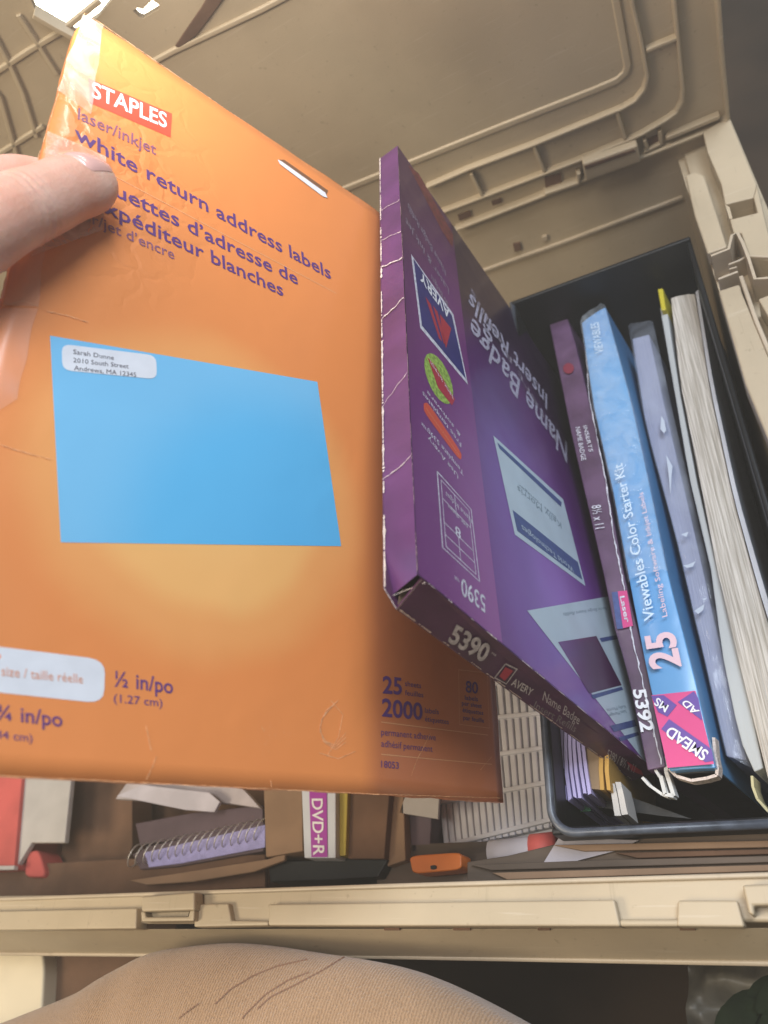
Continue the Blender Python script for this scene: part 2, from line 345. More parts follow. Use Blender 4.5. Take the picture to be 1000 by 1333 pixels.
rid([(949, 350), (963, 345), (975, 338)], -.005, .0018)
rid([(950, 356), (961, 353)], -.006, .0016)
rid([(975, 339), (1014, 341)], -.002, .0018)
rid([(965, 362), (985, 420), (1010, 480), (1060, 590)], -.003, .003, .002)
# far wall details -----------------------------------------------------
MB().ridge([aty(600, 362, .4618), aty(740, 312, .4618), aty(888, 256, .4618)], (0, -1, 0), .0025, .0018).build('wall_ridge', T['tanrib'], crate)
MB().prism([aty(668, 318, .4605), aty(677, 316, .4605), aty(679, 325, .4605), aty(670, 328, .4605)], (0, .002, 0)).build('peg_hole', T['dkcard'], crate)  # dark plate drawn for the shade in the hole
MB().prism([aty(706, 309, .460), aty(712, 307, .460), aty(713, 312, .460), aty(707, 314, .460)], (0, .003, 0)).build('peg', T['tanrib'], crate)
# lid -----------------------------------------------------------------
th = math.radians(100); LF = Frame((0, .4605, .001), (1, 0, 0), (0, math.cos(th), math.sin(th)))
def lw(px, py, h=0): 
    p = LF.hit(px, py); return LF.M @ V3((p[0], p[1], h))
def holed(outer, holes, th_, name, m, parent):
    loops = [[lw(*p) for p in outer]] + [[lw(*p) for p in h] for h in holes]; flat = [p for l in loops for p in l]
    tr = tessellate_polygon([[LF.M.inverted() @ p for p in l] for l in loops]); n = len(flat); mb = MB(); back = -LF.W * th_
    fs = [tuple(t) for t in tr] + [tuple(n + i for i in reversed(t)) for t in tr]; k = 0
    for l in loops:
        for i in range(len(l)): fs.append((k + i, k + (i + 1) % len(l), n + k + (i + 1) % len(l), n + k + i))
        k += len(l)
    return mb.add(flat + [p + back for p in flat], fs).build(name, T[m], parent)
lid = holed([(947, 150), (938, 60), (928, -90), (166, -90), (152, -8), (128, 22), (98, 42), (72, 28), (45, 12), (36, -12), (28, -90), (-110, -90), (-110, 563), (595, 294)],
            [[(173, 14), (179, 10), (186, 12), (198, 0), (207, 6), (207, 12), (187, 24), (181, 22)]], .004, 'lid', 'tan', crate)
def lr(pts, wd=.0026, h=.0035, m='tan'):
    return MB().ridge([lw(*p) for p in pts], LF.W, wd, h).build('rib', T[m], lid, bevel=.0005)
lr([(593, 294), (700, 252), (834, 200), (938, 158), (946, 148), (945, 135), (938, 60), (928, -80)], .003, .005)
lr([(560, 279), (574, 273), (700, 225), (750, 206), (834, 171), (868, 151), (880, 142), (887, 128), (888, 110), (882, 50), (877, 0), (872, -80)], .0026, .004)
lr([(555, 240), (610, 216), (695, 184), (809, 137), (826, 127), (838, 112), (842, 95), (834, 50), (822, 0), (812, -80)], .0026, .004)
lr([(350, 290), (450, 245), (550, 205), (650, 165), (770, 118), (803, 104), (814, 94), (817, 84), (811, 50), (802, 0), (790, -80)], .005, .0014)
for p in ([(613, 222), (628, 252)], [(695, 187), (702, 205), (708, 219)], [(802, 140), (813, 176)], [(840, 62), (884, 44)], [(858, 166), (860, 184)], [(838, 178), (842, 190)], [(838, 194), (858, 184), (862, 182)]):
    lr(p, .003, .0036)
for q in ([(756, 201), (827, 176), (832, 198), (760, 224)],):
    MB().prism([lw(*p, .009) for p in q], -LF.W * .0088).build('hinge_block', T['tan'], lid, bevel=.0012)
MB().prism([lw(*p, .0095) for p in [(758, 203), (822, 181), (824, 184), (759, 207)]], -LF.W * .002).build('hinge_slot', T['dkcard'], lid)  # dark plates on the lid draw the shade inside its slots
MB().prism([lw(*p, .0012) for p in [(709, 230), (730, 224), (731, 236), (710, 243)]], -LF.W * .001).build('hinge_slot', T['dkcard'], lid)
lr([(708, 246), (752, 231), (752, 218)], .0035, .006)
for q in ([(596, 279), (612, 273), (614, 280), (598, 286)], [(640, 261), (652, 257), (653, 262), (641, 266)], [(843, 180), (857, 174), (857, 184), (843, 190)]):
    MB().prism([lw(*p, .0012) for p in q], -LF.W * .001).build('hinge_slot', T['dkcard'], lid)  # small dark plates drawn for shaded holes
lr([(866, 176), (900, 162), (936, 147)], .004, .004)
for p in ([(-40, 116), (0, 90), (40, 64), (80, 40), (130, 0)], [(24, 18), (48, 54), (75, 96)], [(-10, 40), (15, 87), (30, 120), (48, 178)], [(-30, 90), (0, 124), (22, 200)], [(-40, 222), (0, 199), (57, 163)],
          [(-60, 150), (0, 230), (20, 260)], [(190, 85), (225, 66), (270, 45), (340, 12), (400, -20)]):
    lr(p, .0035, .0016)
MB().prism([lw(*p, .0015) for p in [(228, 58), (240, 40), (262, 8), (275, -14), (300, -16), (280, 12), (256, 44), (234, 61)]], -LF.W * .0012).build('dark_streak', T['dkcard'], lid, bevel=.0004)  # thin dark plate laid on the lid as a streak
# latch flange cut edge round the bright opening
lr([(45, 12), (72, 28), (98, 42)], .004, .006)
# lamp seen through the opening
lamp = thing('lamp', 'glowing warm lamp seen past the notch at the upper left of the lid', 'lamp', loc=cp(110, -20, .9))
T['glow'] = mat('lamp_glow', (1, .9, .7), .5, emit=((1.0, .90, .66), 9))
MB().prism([cp(5, -140, .9), cp(240, -140, .9), cp(240, 55, .9), cp(5, 55, .9)], ray(110, -20) * .006).build('diffuser', T['glow'], lamp)
MB().prism([cp(-5, -150, .92), cp(250, -150, .92), cp(250, 62, .92), cp(-5, 62, .92)], ray(110, -20) * .02).build('housing', T['white'], lamp)

# ================================================================== ORANGE LABEL PACKET
def bendS(u, v):
    k = math.tan(math.radians(10)); d = u - .111; 
    b = 0.0 if d < -.006 else (-k * (d + .006) ** 2 / .024 if d < .006 else -k * d)
    e = min(0, u + .030); return b - 3.2 * e * e * (1 if v > .02 else 1)
SV = V3((.03270012, .98576758, .16490294)); SH = V3((.3583587, .14437966, -.92235218))
SF = Frame(CAM + (V3((-.15948041, .06610672, .1795044)) - CAM) * 1.09, SH, SV, bendS)
pk = thing('label_packet', 'orange packet of white return address labels with a blue envelope printed on it', 'label packet', M=SF.M)
tl, fb_, br = SF.hit(110, 15), SF.hit(490, 1035), SF.hit(655, 1040)
tr_ = SF.hit(490, 277); vtop = (tl[1] + tr_[1]) / 2; vbot = (SF.hit(100, 1013)[1] + fb_[1]) / 2
uL = (SF.hit(50, 200)[0] + tl[0] + SF.hit(0, 390)[0]) / 3; uR = br[0]
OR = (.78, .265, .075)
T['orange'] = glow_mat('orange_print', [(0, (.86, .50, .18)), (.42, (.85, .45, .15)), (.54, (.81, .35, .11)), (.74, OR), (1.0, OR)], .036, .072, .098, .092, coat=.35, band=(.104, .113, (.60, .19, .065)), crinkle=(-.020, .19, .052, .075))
def edge_w(v, k): return .0009 * noise.noise(V3((v * 60, k, 0)))
nu, nv = 44, 48; vs = []
for j in range(nv + 1):
    v = vbot + (vtop - vbot) * j / nv
    for i in range(nu + 1):
        u = uL + (uR - uL) * i / nu
        if i == 0: u += edge_w(v, 1)
        if i == nu: u += edge_w(v, 5) * .6
        if i == 0 and j >= nv - 1: u += .0015 * (j - nv + 2)
        vs.append(SF.w((u, v + (.0006 * noise.noise(V3((u * 70, 3, 1))) if j in (0, nv) else 0))))
fs = [(j * (nu + 1) + i, j * (nu + 1) + i + 1, (j + 1) * (nu + 1) + i + 1, (j + 1) * (nu + 1) + i) for j in range(nv) for i in range(nu)]
N = len(vs); mb = MB(); mb.v = vs + [v - V3((0, 0, .0045)) for v in vs]
mb.f = fs + [tuple(N + i for i in reversed(f)) for f in fs]
for i in range(nu): mb.f += [(i, N + i, N + i + 1, i + 1), (nv * (nu + 1) + i + 1, N + nv * (nu + 1) + i + 1, N + nv * (nu + 1) + i, nv * (nu + 1) + i)]
for j in range(nv):
    a = j * (nu + 1); b = a + nu; mb.f += [(a + nu + 1, N + a + nu + 1, N + a, a), (b, N + b, N + b + nu + 1, b + nu + 1)]
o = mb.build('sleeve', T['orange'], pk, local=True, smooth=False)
for p in o.data.polygons[:len(fs) * 2]: p.use_smooth = True
# prints
def part(fr, root, name, m, draw, lift=None, label=None):
    mb = MB(); draw(mb); return mb.build(name, T[m] if isinstance(m, str) else m, root, local=True, label=label)
part(SF, pk, 'envelope_print', 'blue_env', lambda b: poly(b, SF, [(65, 437), (413, 497), (444, 711), (79, 706)], .00025, n=8))
part(SF, pk, 'logo_panel', 'red', lambda b: poly(b, SF, [(115, 102), (224, 148), (222, 179), (117, 134)], .00025, n=4))
part(SF, pk, 'logo_lettering', 'white', lambda b: text(b, SF, 'STAPLES', (119, 126), (217, 167), (120, 106), .0005, .018))
def heads(b):
    text(b, SF, 'white return address labels', (97, 181), (431, 364), (97, 162), bold=.012)
    text(b, SF, 'Étiquettes d’adresse de', (92, 227), (388, 371), (92, 208), bold=.012)
    text(b, SF, 'd’expéditeur blanches', (92, 256), (369, 386), (92, 237), bold=.012)
part(SF, pk, 'heading_lettering', 'violet', heads)
def subs(b):
    text(b, SF, 'laser/inkjet', (101, 155), (203, 202), (102, 140), bold=.008)
    text(b, SF, 'laser/jet d’encre', (84, 276), (227, 338), (84, 262), bold=.008)
part(SF, pk, 'subheading_lettering', 'ltviolet', subs)
def lines(b):
    strip(b, SF, [(135, 222), (280, 299), (438, 382)], .0003)
    strip(b, SF, [(496, 940), (560, 948), (635, 957)], .0003)
    strip(b, SF, [(496, 982), (560, 988), (640, 995)], .0003)
    strip(b, SF, [(597, 872), (634, 876), (637, 948), (598, 943), (597, 872)], .00025)
part(SF, pk, 'rule_line', 'line', lines)
part(SF, pk, 'address_label_print', 'label', lambda b: poly(b, SF, rounded([(80, 448), (203, 463), (204, 494), (81, 482)], [(.3, .1), (.1, .3), (.3, .1), (.1, .3)]), .0005))
def addr(b):
    text(b, SF, 'Sarah Dunne', (95, 461), (148, 469), (95, 455), .0007)
    text(b, SF, '2010 South Street', (95, 472), (167, 480), (95, 466), .0007)
    text(b, SF, 'Andrews, MA 12345', (96, 482), (177, 491), (96, 476), .0007)
part(SF, pk, 'address_lettering', 'grey_text', addr)
part(SF, pk, 'size_label_print', 'label', lambda b: poly(b, SF, rounded([(-90, 831), (137, 859), (135, 916), (-90, 892)], [(.3, .1), (.1, .32), (.32, .1), (.1, .3)]), .00025))
part(SF, pk, 'size_label_lettering', 'orange_text', lambda b: (text(b, SF, 'actual size / taille réelle', (-44, 875), (108, 890), (-44, 862), .0005)))
def sizes(b):
    text(b, SF, '½ in/po', (149, 893), (225, 903), (149, 873), bold=.010)
    text(b, SF, '(1.27 cm)', (148, 914), (211, 920), (148, 903))
    text(b, SF, '1 ¾ in/po', (-24, 934), (81, 946), (-24, 914), bold=.010)
    text(b, SF, '(4.44 cm)', (-24, 959), (42, 966), (-24, 948))
    text(b, SF, '25', (498, 902), (523, 904), (498, 880), bold=.02)
    text(b, SF, '2000', (497, 932), (550, 937), (497, 909), bold=.02)
    text(b, SF, '80', (606, 901), (622, 903), (606, 886), bold=.015)
    text(b, SF, 'sheets', (527, 893), (548, 896), (527, 886)); text(b, SF, 'feuilles', (527, 905), (551, 908), (527, 898))
    text(b, SF, 'labels', (553, 928), (571, 930), (553, 921)); text(b, SF, 'étiquettes', (553, 939), (584, 943), (553, 932))
    text(b, SF, 'labels', (605, 911), (622, 913), (605, 905), bold=.01); text(b, SF, 'per sheet', (601, 918), (627, 922), (601, 912), bold=.01)
    text(b, SF, 'étiquettes', (602, 927), (629, 931), (602, 921), bold=.01); text(b, SF, 'par feuille', (603, 937), (630, 941), (603, 931), bold=.01)
    text(b, SF, 'permanent adhesive', (496, 957), (567, 964), (496, 948)); text(b, SF, 'adhésif permanent', (496, 972), (563, 979), (496, 963))
    text(b, SF, '18053', (496, 999), (519, 1001), (496, 990), bold=.01)
part(SF, pk, 'detail_lettering', 'violet', sizes)
T['slotdark'] = mat('slot_shade_paint', (.20, .09, .04), .7)
part(SF, pk, 'hang_slot', 'slotdark', lambda b: poly(b, SF, [(361, 208), (370, 208), (427, 248), (424, 256)], .0003))  # shade inside the slot painted as a flat dark patch
part(SF, pk, 'hang_slot_light', 'white', lambda b: poly(b, SF, [(361, 208), (367, 211), (423, 251), (426, 258), (420, 256), (364, 214)], .0008))  # light in the slot painted as a white sliver
# creases and rubbed board edges
T['crease'] = mat('crease_board', (.80, .42, .20), .6, .2, var=.2, vscale=700)
def cre(b):
    random.seed(3)
    for pts in ([(190, 945), (193, 962), (196, 977)], [(203, 985), (197, 1000), (190, 1015)], [(352, 1016), (353, 1025)], [(340, 945), (343, 952)], [(535, 1010), (542, 990), (560, 955)], [(625, 1002), (640, 985)],
                [(0, 579), (20, 586), (65, 598)], [(60, 405), (90, 412), (115, 420)], [(0, 400), (30, 392), (48, 398)]):
        strip(b, SF, pts, .00022, .0006, jag=.8, n=9)
    for r in (0, 6, 12):   # embossed swirl
        strip(b, SF, [(440 - r, 912 + r), (424 - r * .5, 925 + r), (416, 945 + r * .6), (420 + r * .3, 965), (436, 976 - r * .5), (450, 966 - r)], .00022, .0005, jag=.2, n=4)
    strip(b, SF, [(415, 980), (440, 988), (462, 978)], .00022, .0005, jag=.2, n=4)
    strip(b, SF, [(430, 912), (446, 930), (440, 960), (425, 985)], .00022, .0005, jag=.2, n=4)
    for a, c in (((56, 185), (110, 17)), ((110, 17), (488, 276)), ((0, 1010), (490, 1034)), ((490, 1034), (654, 1039)), ((0, 390), (52, 196))):
        strip(b, SF, [a, c], .00018, .0003, jag=.95, n=90)
part(SF, pk, 'worn_edge', 'crease', cre)
# raised crinkle by the thumb and folded spine crease, film sheet with pinkish sheen tinted in
T['film'] = film('cellophane_sheen', (.90, .66, .56), .17, bump=.15, bscale=30, rough=.2)
T['crinkle'] = film('glare_film', (.95, .84, .74), .34, bscale=70, bump=.5, rough=.2)  # pale tint whitens the packet's corner in place of glare
def filmsheet(b, outline, nseg=26, amp=.0010, lift=.0012):
    qs = [SF.hit(*p) for p in outline]; n = nseg; base = len(b.v)
    for j in range(n + 1):
        for i in range(n + 1):
            s, t = i / n, j / n; p = (qs[0] * (1 - s) + qs[1] * s) * (1 - t) + (qs[3] * (1 - s) + qs[2] * s) * t
            p = p + Vector((noise.noise(V3((p.x * 90, p.y * 90, 2))), 0)) * .0008 * (1 if i in (0, n) else 0)
            k = abs(noise.noise(V3((p.x * 110, p.y * 160, 5)))) + .5 * abs(noise.noise(V3((p.x * 300, p.y * 260, 9))))
            b.v.append(SF.w(p, lift + amp * (k - .1)))
    b.f += [(base + j * (n + 1) + i, base + j * (n + 1) + i + 1, base + (j + 1) * (n + 1) + i + 1, base + (j + 1) * (n + 1) + i) for j in range(n) for i in range(n)]
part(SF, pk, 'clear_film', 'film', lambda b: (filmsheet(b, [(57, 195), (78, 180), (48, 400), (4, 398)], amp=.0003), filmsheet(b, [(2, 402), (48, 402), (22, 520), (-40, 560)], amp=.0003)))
part(SF, pk, 'film_glare', 'crinkle', lambda b: (filmsheet(b, [(62, 172), (138, 205), (134, 300), (40, 335)], 34, .0010), filmsheet(b, [(108, 20), (134, 34), (118, 150), (74, 118)], 24, .0006)))  # film by the thumb, plus a pale veil painted for corner glare

# ================================================================== PURPLE NAME BADGE BOX
KP = .85
PV = V3((-.09585915, .9933741, -.06339499)); PH = V3((.12683685, .01944299, -.99173302))
PF = Frame(CAM + (V3((-.10125953, .12349459, .1)) - CAM) * KP, PH, PV)
pb = thing('name_badge_box', 'worn purple name badge box numbered 5390, standing upside down with a torn corner', 'label box', M=PF.M)
PU, PVv, PT = .203, .2815, .0118
T['purple'] = glow_mat('purple_print_shaded', [(0, (.31, .13, .48)), (.30, (.19, .06, .31)), (.7, (.10, .022, .145)), (1, (.022, .006, .032))], .115, .05, .13, .18, coat=.3, rough=.36)  # gradient also paints in the shadow on the far part of the face
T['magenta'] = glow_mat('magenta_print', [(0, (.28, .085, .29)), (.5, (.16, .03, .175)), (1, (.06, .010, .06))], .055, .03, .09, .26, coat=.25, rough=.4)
T['ptop'] = mat('purple_top_board', (.105, .03, .115), .42, .5, var=.18, vscale=40, bump=.3, bscale=90, coat=.2)
def wob(u, v): return .0005 * noise.noise(V3((u * 40, v * 40, 7)))
def sheet(b, P, nu=24, nv=30):
    base = len(b.v)
    for j in range(nv + 1):
        for i in range(nu + 1): b.v.append(P(i / nu, j / nv))
    b.f += [(base + j * (nu + 1) + i, base + j * (nu + 1) + i + 1, base + (j + 1) * (nu + 1) + i + 1, base + (j + 1) * (nu + 1) + i) for j in range(nv) for i in range(nu)]
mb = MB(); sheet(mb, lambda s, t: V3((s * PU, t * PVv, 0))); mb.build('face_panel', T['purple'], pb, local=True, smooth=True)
def topP(s, t):
    v = t * PVv; r = max(0, (.012 - v) / .012)
    return V3((.0003 * noise.noise(V3((v * 50, 1, 1))) + .0045 * r * s, v + .0, -PT * s - (.0006 * abs(noise.noise(V3((v * 45, 2, 1)))) if s > .99 else 0)))
mb = MB(); sheet(mb, topP, 4, 60); mb.build('top_panel', T['ptop'], pb, local=True, smooth=True)
mb = MB(); sheet(mb, lambda s, t: V3((PU, t * PVv, -PT * s)), 1, 1); sheet(mb, lambda s, t: V3((PU * s, PVv, -PT * t)), 1, 1); mb.build('side_panel', T['plum'], pb, local=True)
# end flap with the number, torn at the corner so that the tube shows
e0 = 0
D0, D1 = PF.hit(517, 792, -PT), PF.hit(824, 1016, -PT)
A0, B0, C0, D0 = V3((.0025, 0, 0)), V3((PU, 0, 0)), V3((PU, D0[1] + (D1[1] - D0[1]) * (PU - D0[0]) / (D1[0] - D0[0]), -PT)), V3((D0[0], D0[1], -PT))
mb = MB(); mb.prism([A0, B0, C0, D0], (0, .0007, 0)); mb.build('end_flap', T['plum'], pb, local=True)
mb = MB(); mb.prism([V3((0, .0, -PT)), V3((0, PVv, -PT)), V3((PU, PVv, -PT)), C0, D0], (0, 0, -.0005)); mb.build('back_panel', T['plum'], pb, local=True)
mb = MB(); mb.prism([V3((.0005, .022, -.0008)), V3((.022, .012, -.0008)), D0 + V3((.014, .004, .0004)), D0 + V3((0, .001, .0004))], (0, .0008, 0)); mb.build('inner_flap', T['card'], pb, local=True)
# prints on the magenta band and the face
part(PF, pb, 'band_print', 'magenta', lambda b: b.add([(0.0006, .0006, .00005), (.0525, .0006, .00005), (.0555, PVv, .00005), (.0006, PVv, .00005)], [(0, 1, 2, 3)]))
part(PF, pb, 'logo_outline', 'offwhite', lambda b: poly(b, PF, [(535, 331), (590, 409), (609, 501), (547, 427)], .0003))
part(PF, pb, 'logo_panel', 'navy', lambda b: poly(b, PF, [(538, 337), (588, 411), (606, 493), (549, 424)], .0005))
part(PF, pb, 'logo_triangle', 'brandred', lambda b: (poly(b, PF, [(553, 386), (560, 396), (575, 445), (571, 441)], .0007), poly(b, PF, [(563, 398), (569, 406), (580, 449), (577, 447)], .0007), poly(b, PF, [(572, 409), (587, 428), (580, 454), (575, 432)], .0007)))
part(PF, pb, 'logo_lettering', 'white', lambda b: text(b, PF, 'AVERY', (584, 405), (546, 352), (585, 418), .0008, .02))
def ell(b, c, ax, bx, n=20, lift=.0003):
    poly(b, PF, [(c[0] + ax[0] * math.cos(a) + bx[0] * math.sin(a), c[1] + ax[1] * math.cos(a) + bx[1] * math.sin(a)) for a in [2 * math.pi * i / n for i in range(n)]], lift)
part(PF, pb, 'badge_print', 'green', lambda b: ell(b, (571, 493), (16, 31), (-10, 12)))
part(PF, pb, 'badge_band', 'brandred', lambda b: poly(b, PF, [(556, 465), (566, 476), (592, 520), (588, 528), (570, 505)], .0005))
part(PF, pb, 'badge_lettering', 'white', lambda b: text(b, PF, 'EASY & FAST', (588, 514), (558, 466), (590, 521), .0007))
def wht(b):
    text(b, PF, '5390', (631, 777), (600, 752), (632, 799), bold=.01); text(b, PF, '™', (597, 750), (591, 746), (598, 758))
    text(b, PF, 'Template 5390™', (603, 614), (549, 547), (603, 620)); text(b, PF, 'Use Avery', (596, 618), (557, 567), (596, 624))
    text(b, PF, 'Free templates', (600, 577), (550, 509), (600, 583)); text(b, PF, '& software', (599, 565), (556, 508), (599, 570))
    text(b, PF, '8', (599, 690), (592, 684), (600, 703), bold=.010); text(b, PF, 'per sheet', (608, 684), (582, 655), (609, 690)); text(b, PF, 'Name badges', (614, 676), (580, 640), (614, 682))
part(PF, pb, 'band_lettering', 'offwhite', wht)
part(PF, pb, 'web_strip', 'red', lambda b: poly(b, PF, rounded([(551, 525), (557, 524), (601, 590), (600, 599), (594, 594), (552, 537)], .3), .0003))
part(PF, pb, 'web_lettering', 'line', lambda b: text(b, PF, 'www.avery.com/print', (597, 592), (554, 531), (598, 595), .0006))
def grid(b):
    A, B, C_, D = [Vector(p) for p in ((569, 614), (613, 663), (624, 757), (576, 713))]
    f = lambda s, t: tuple((A * (1 - s) + B * s) * (1 - t) + (D * (1 - s) + C_ * s) * t)
    strip(b, PF, [f(0, 0), f(1, 0), f(1, 1), f(0, 1), f(0, 0)], .0007)
    for s0, s1, t0, t1 in ((.1, .1, .06, .94), (.92, .92, .06, .94), (.5, .5, .06, .30), (.5, .5, .62, .94), (.1, .92, .06, .06), (.1, .92, .94, .94), (.1, .92, .30, .30), (.1, .92, .62, .62), (.1, .92, .78, .78)):
        strip(b, PF, [f(s0, t0), f(s1, t1)], .0004)
part(PF, pb, 'sheet_diagram', 'offwhite', grid)
part(PF, pb, 'top_stripe_print', T['red'], lambda b: poly(b, PF, [(531, 214), (545, 226), (590, 306), (589, 322), (575, 300)], .0003)).data.materials[0] = mat('dull_red_ink', (.16, .035, .035), .5, var=.4, vscale=300)
T['faint'] = mat('faint_ink', (.28, .24, .29), .5, var=.3, vscale=500)
def rub(b):
    text(b, PF, 'Laser & Ink Jet', (584, 376), (528, 283), (584, 384)); text(b, PF, 'Name Badge Refills', (580, 352), (531, 264), (580, 360)); text(b, PF, '80 Badges', (583, 394), (561, 357), (583, 401))
    text(b, PF, 'Insert Refills', (724, 568), (613, 374), (724, 576)); 
part(PF, pb, 'faint_lettering', 'faint', rub)
def big(b):
    text(b, PF, 'Name Badge', (738, 577), (615, 413), (738, 603), bold=.012); text(b, PF, 'Insert Refills', (712, 514), (612, 381), (712, 534), bold=.012)
T['title'] = mat('title_ink', (.42, .40, .50), .5, var=.25, vscale=400)
part(PF, pb, 'title_lettering', 'title', big)
part(PF, pb, 'badge_sheet_print', 'paleblue', lambda b: (poly(b, PF, [(642, 567), (733, 650), (762, 763), (670, 696)], .0003), poly(b, PF, [(686, 795), (800, 775), (860, 1010), (838, 990)], .0003)))
def bands(b):
    poly(b, PF, [(647, 576), (731, 654), (730, 660), (650, 584)], .0005); poly(b, PF, [(667, 664), (752, 732), (758, 755), (673, 691)], .0005)
    poly(b, PF, [(780, 831), (806, 826), (808, 831), (783, 836)], .0005); poly(b, PF, [(769, 905), (809, 894), (811, 898), (772, 910)], .0005)
    poly(b, PF, [(794, 945), (826, 937), (829, 945), (799, 953)], .0005); poly(b, PF, [(805, 960), (830, 953), (832, 957), (808, 965)], .0005)
part(PF, pb, 'badge_sheet_bands', 'blueband', bands)
part(PF, pb, 'sample_photo_print', 'magenta', lambda b: poly(b, PF, [(726, 836), (776, 828), (809, 892), (767, 903)], .0005))
def cardtext(b):
    text(b, PF, 'World Technologies', (745, 739), (678, 683), (747, 747), .0007)
part(PF, pb, 'badge_sheet_lettering', 'paleblue', cardtext)
def ct2(b):
    text(b, PF, 'Kelly Morris', (730, 681), (673, 632), (731, 689), .0005); text(b, PF, 'Sales Manager', (724, 673), (674, 629), (724, 676), .0005)
    text(b, PF, 'Name Badge Insert Refills', (790, 790), (733, 798), (790, 794), .0005)
    text(b, PF, 'Kelly Morris', (813, 918), (789, 923), (815, 922), .0005); text(b, PF, 'Sales Manager', (814, 924), (791, 930), (816, 928), .0005)
T['mist'] = mat('misty_ink', (.22, .30, .36), .5)
part(PF, pb, 'badge_name_lettering', 'mist', ct2)
# end flap print: plane v = e0, use a frame of its own expressed in box coordinates
class EFrame(Frame):
    def __init__(s):
        M3 = PF.M.to_3x3(); s.U = (M3 @ (B0 - A0)).normalized(); vv = M3 @ (A0 - D0); s.V = (vv - s.U * vv.dot(s.U)).normalized(); s.o = PF.M @ A0; s.W = s.U.cross(s.V); s.bend = lambda u, v: 0.0
        s.M = Matrix(((s.U.x, s.V.x, s.W.x, s.o.x), (s.U.y, s.V.y, s.W.y, s.o.y), (s.U.z, s.V.z, s.W.z, s.o.z), (0, 0, 0, 1)))
EF = EFrame()
EM = PF.M.inverted() @ EF.M
def epart(name, m, draw):
    mb = MB(); draw(mb); mb.v = [EM @ v for v in mb.v]; return mb.build(name, T[m], pb, local=True)
T['endink'] = mat('worn_pale_ink', (.50, .44, .42), .55, var=.25, vscale=500)
def en(b):
    text(b, EF, '5390', (583, 834), (630, 862), (593, 812), .0003, .03); text(b, EF, '™', (638, 852), (644, 856), (640, 848), .0003)
    text(b, EF, 'AVERY', (665, 891), (691, 906), (669, 882), .0003, .02); text(b, EF, 'Name Badge', (706, 911), (753, 943), (709, 899), .0003)
    text(b, EF, '5390 / 8½ x 11', (789, 986), (825, 1006), (792, 975), .0003)
    strip(b, EF, [(658, 864), (673, 871), (659, 890), (644, 882), (658, 864)], .0006, .0003)
epart('end_lettering', 'endink', en)
T['dim'] = mat('dim_ink', (.24, .20, .20), .6, var=.3, vscale=500)
epart('end_small_lettering', 'dim', lambda b: text(b, EF, 'Insert Refills', (694, 921), (748, 953), (698, 912), .0003))
epart('end_logo', 'brandred', lambda b: poly(b, EF, [(658, 868), (668, 873), (657, 886), (650, 880)], .0003))
epart('end_patch', 'brandred', lambda b: poly(b, EF, [(816, 991), (835, 1003), (838, 1010), (822, 1003)], .0003))
def scf(b):
    random.seed(11)
    def run(P, n, wd, dens, ax):
        for i in range(n):
            t0 = i / n; 
            if noise.noise(V3((t0 * 22, n, 4))) + random.random() * .3 < dens: continue
            p = P(t0); q = P(t0 + 1.15 / n); k = wd * (.6 + 1.6 * abs(noise.noise(V3((t0 * 60, n, 1))))) * random.uniform(.6, 1.2); k2 = wd * (.6 + 1.6 * abs(noise.noise(V3(((t0 + 1 / n) * 60, n, 1))))) * random.uniform(.6, 1.2)
            b.add([p + ax * k, q + ax * k2, q - ax * k2 * .6, p - ax * k * .6], [(0, 1, 2, 3)])
    run(lambda t: V3((-.0001, t * PVv, .0002)), 420, .0003, .22, V3((.7, 0, -.7)))
    run(lambda t: V3((-.0004, t * PVv, -PT + .0002)), 380, .0005, .02, V3((0, 0, 1)))
    run(lambda t: A0.lerp(B0, t) + V3((0, -.0001, .0003)), 300, .0003, .30, V3((0, 1, 0)))
    run(lambda t: D0.lerp(C0, t) + V3((0, -.0003, .0004)), 260, .0003, .12, V3((0, 0, 1)))
    run(lambda t: A0.lerp(D0, t) + V3((-.0003, -.0006, 0)), 40, .0005, -9, V3((1, .3, 0)))
    run(lambda t: V3((-.0003, 0, 0)).lerp(D0, t) + V3((-.0004 , -.0004, -PT * (1 - t) * .99)), 40, .0004, -9, V3((1, 0, .3)))
    run(lambda t: V3((.0045 * (1 - 0), -.0003, -PT * t)), 30, .0003, -9, V3((0, -1, 0)))
    for v, sl in ((.170, .004), (.140, -.006), (.222, .002), (.092, -.012), (.048, -.004), (.193, .003)):   # creases over the top panel
        n = 14
        for i in range(n):
            a, c = i / n, (i + 1) / n; wv = lambda t: V3((-.0006, v + sl * t + .0012 * noise.noise(V3((t * 4, v * 50, 1))), -PT * t)); w_ = V3((0, 1, 0)) * .00022 * (1.6 if v in (.170, .140) else .7) * random.uniform(.5, 1.5)
            b.add([wv(a) + w_, wv(c) + w_, wv(c) - w_, wv(a) - w_], [(0, 1, 2, 3)])
    for k in range(90):   # flecks on the face
        u, v = random.uniform(.002, .03) ** 1, random.random() ** 1.6 * .15; s = random.uniform(.00006, .0002)
        b.add([(u, v, .0006), (u + s, v + s * .3, .0006), (u + s * .4, v + s * 1.6, .0006)], [(0, 1, 2)])
part(PF, pb, 'worn_edge', 'fiber', scf)

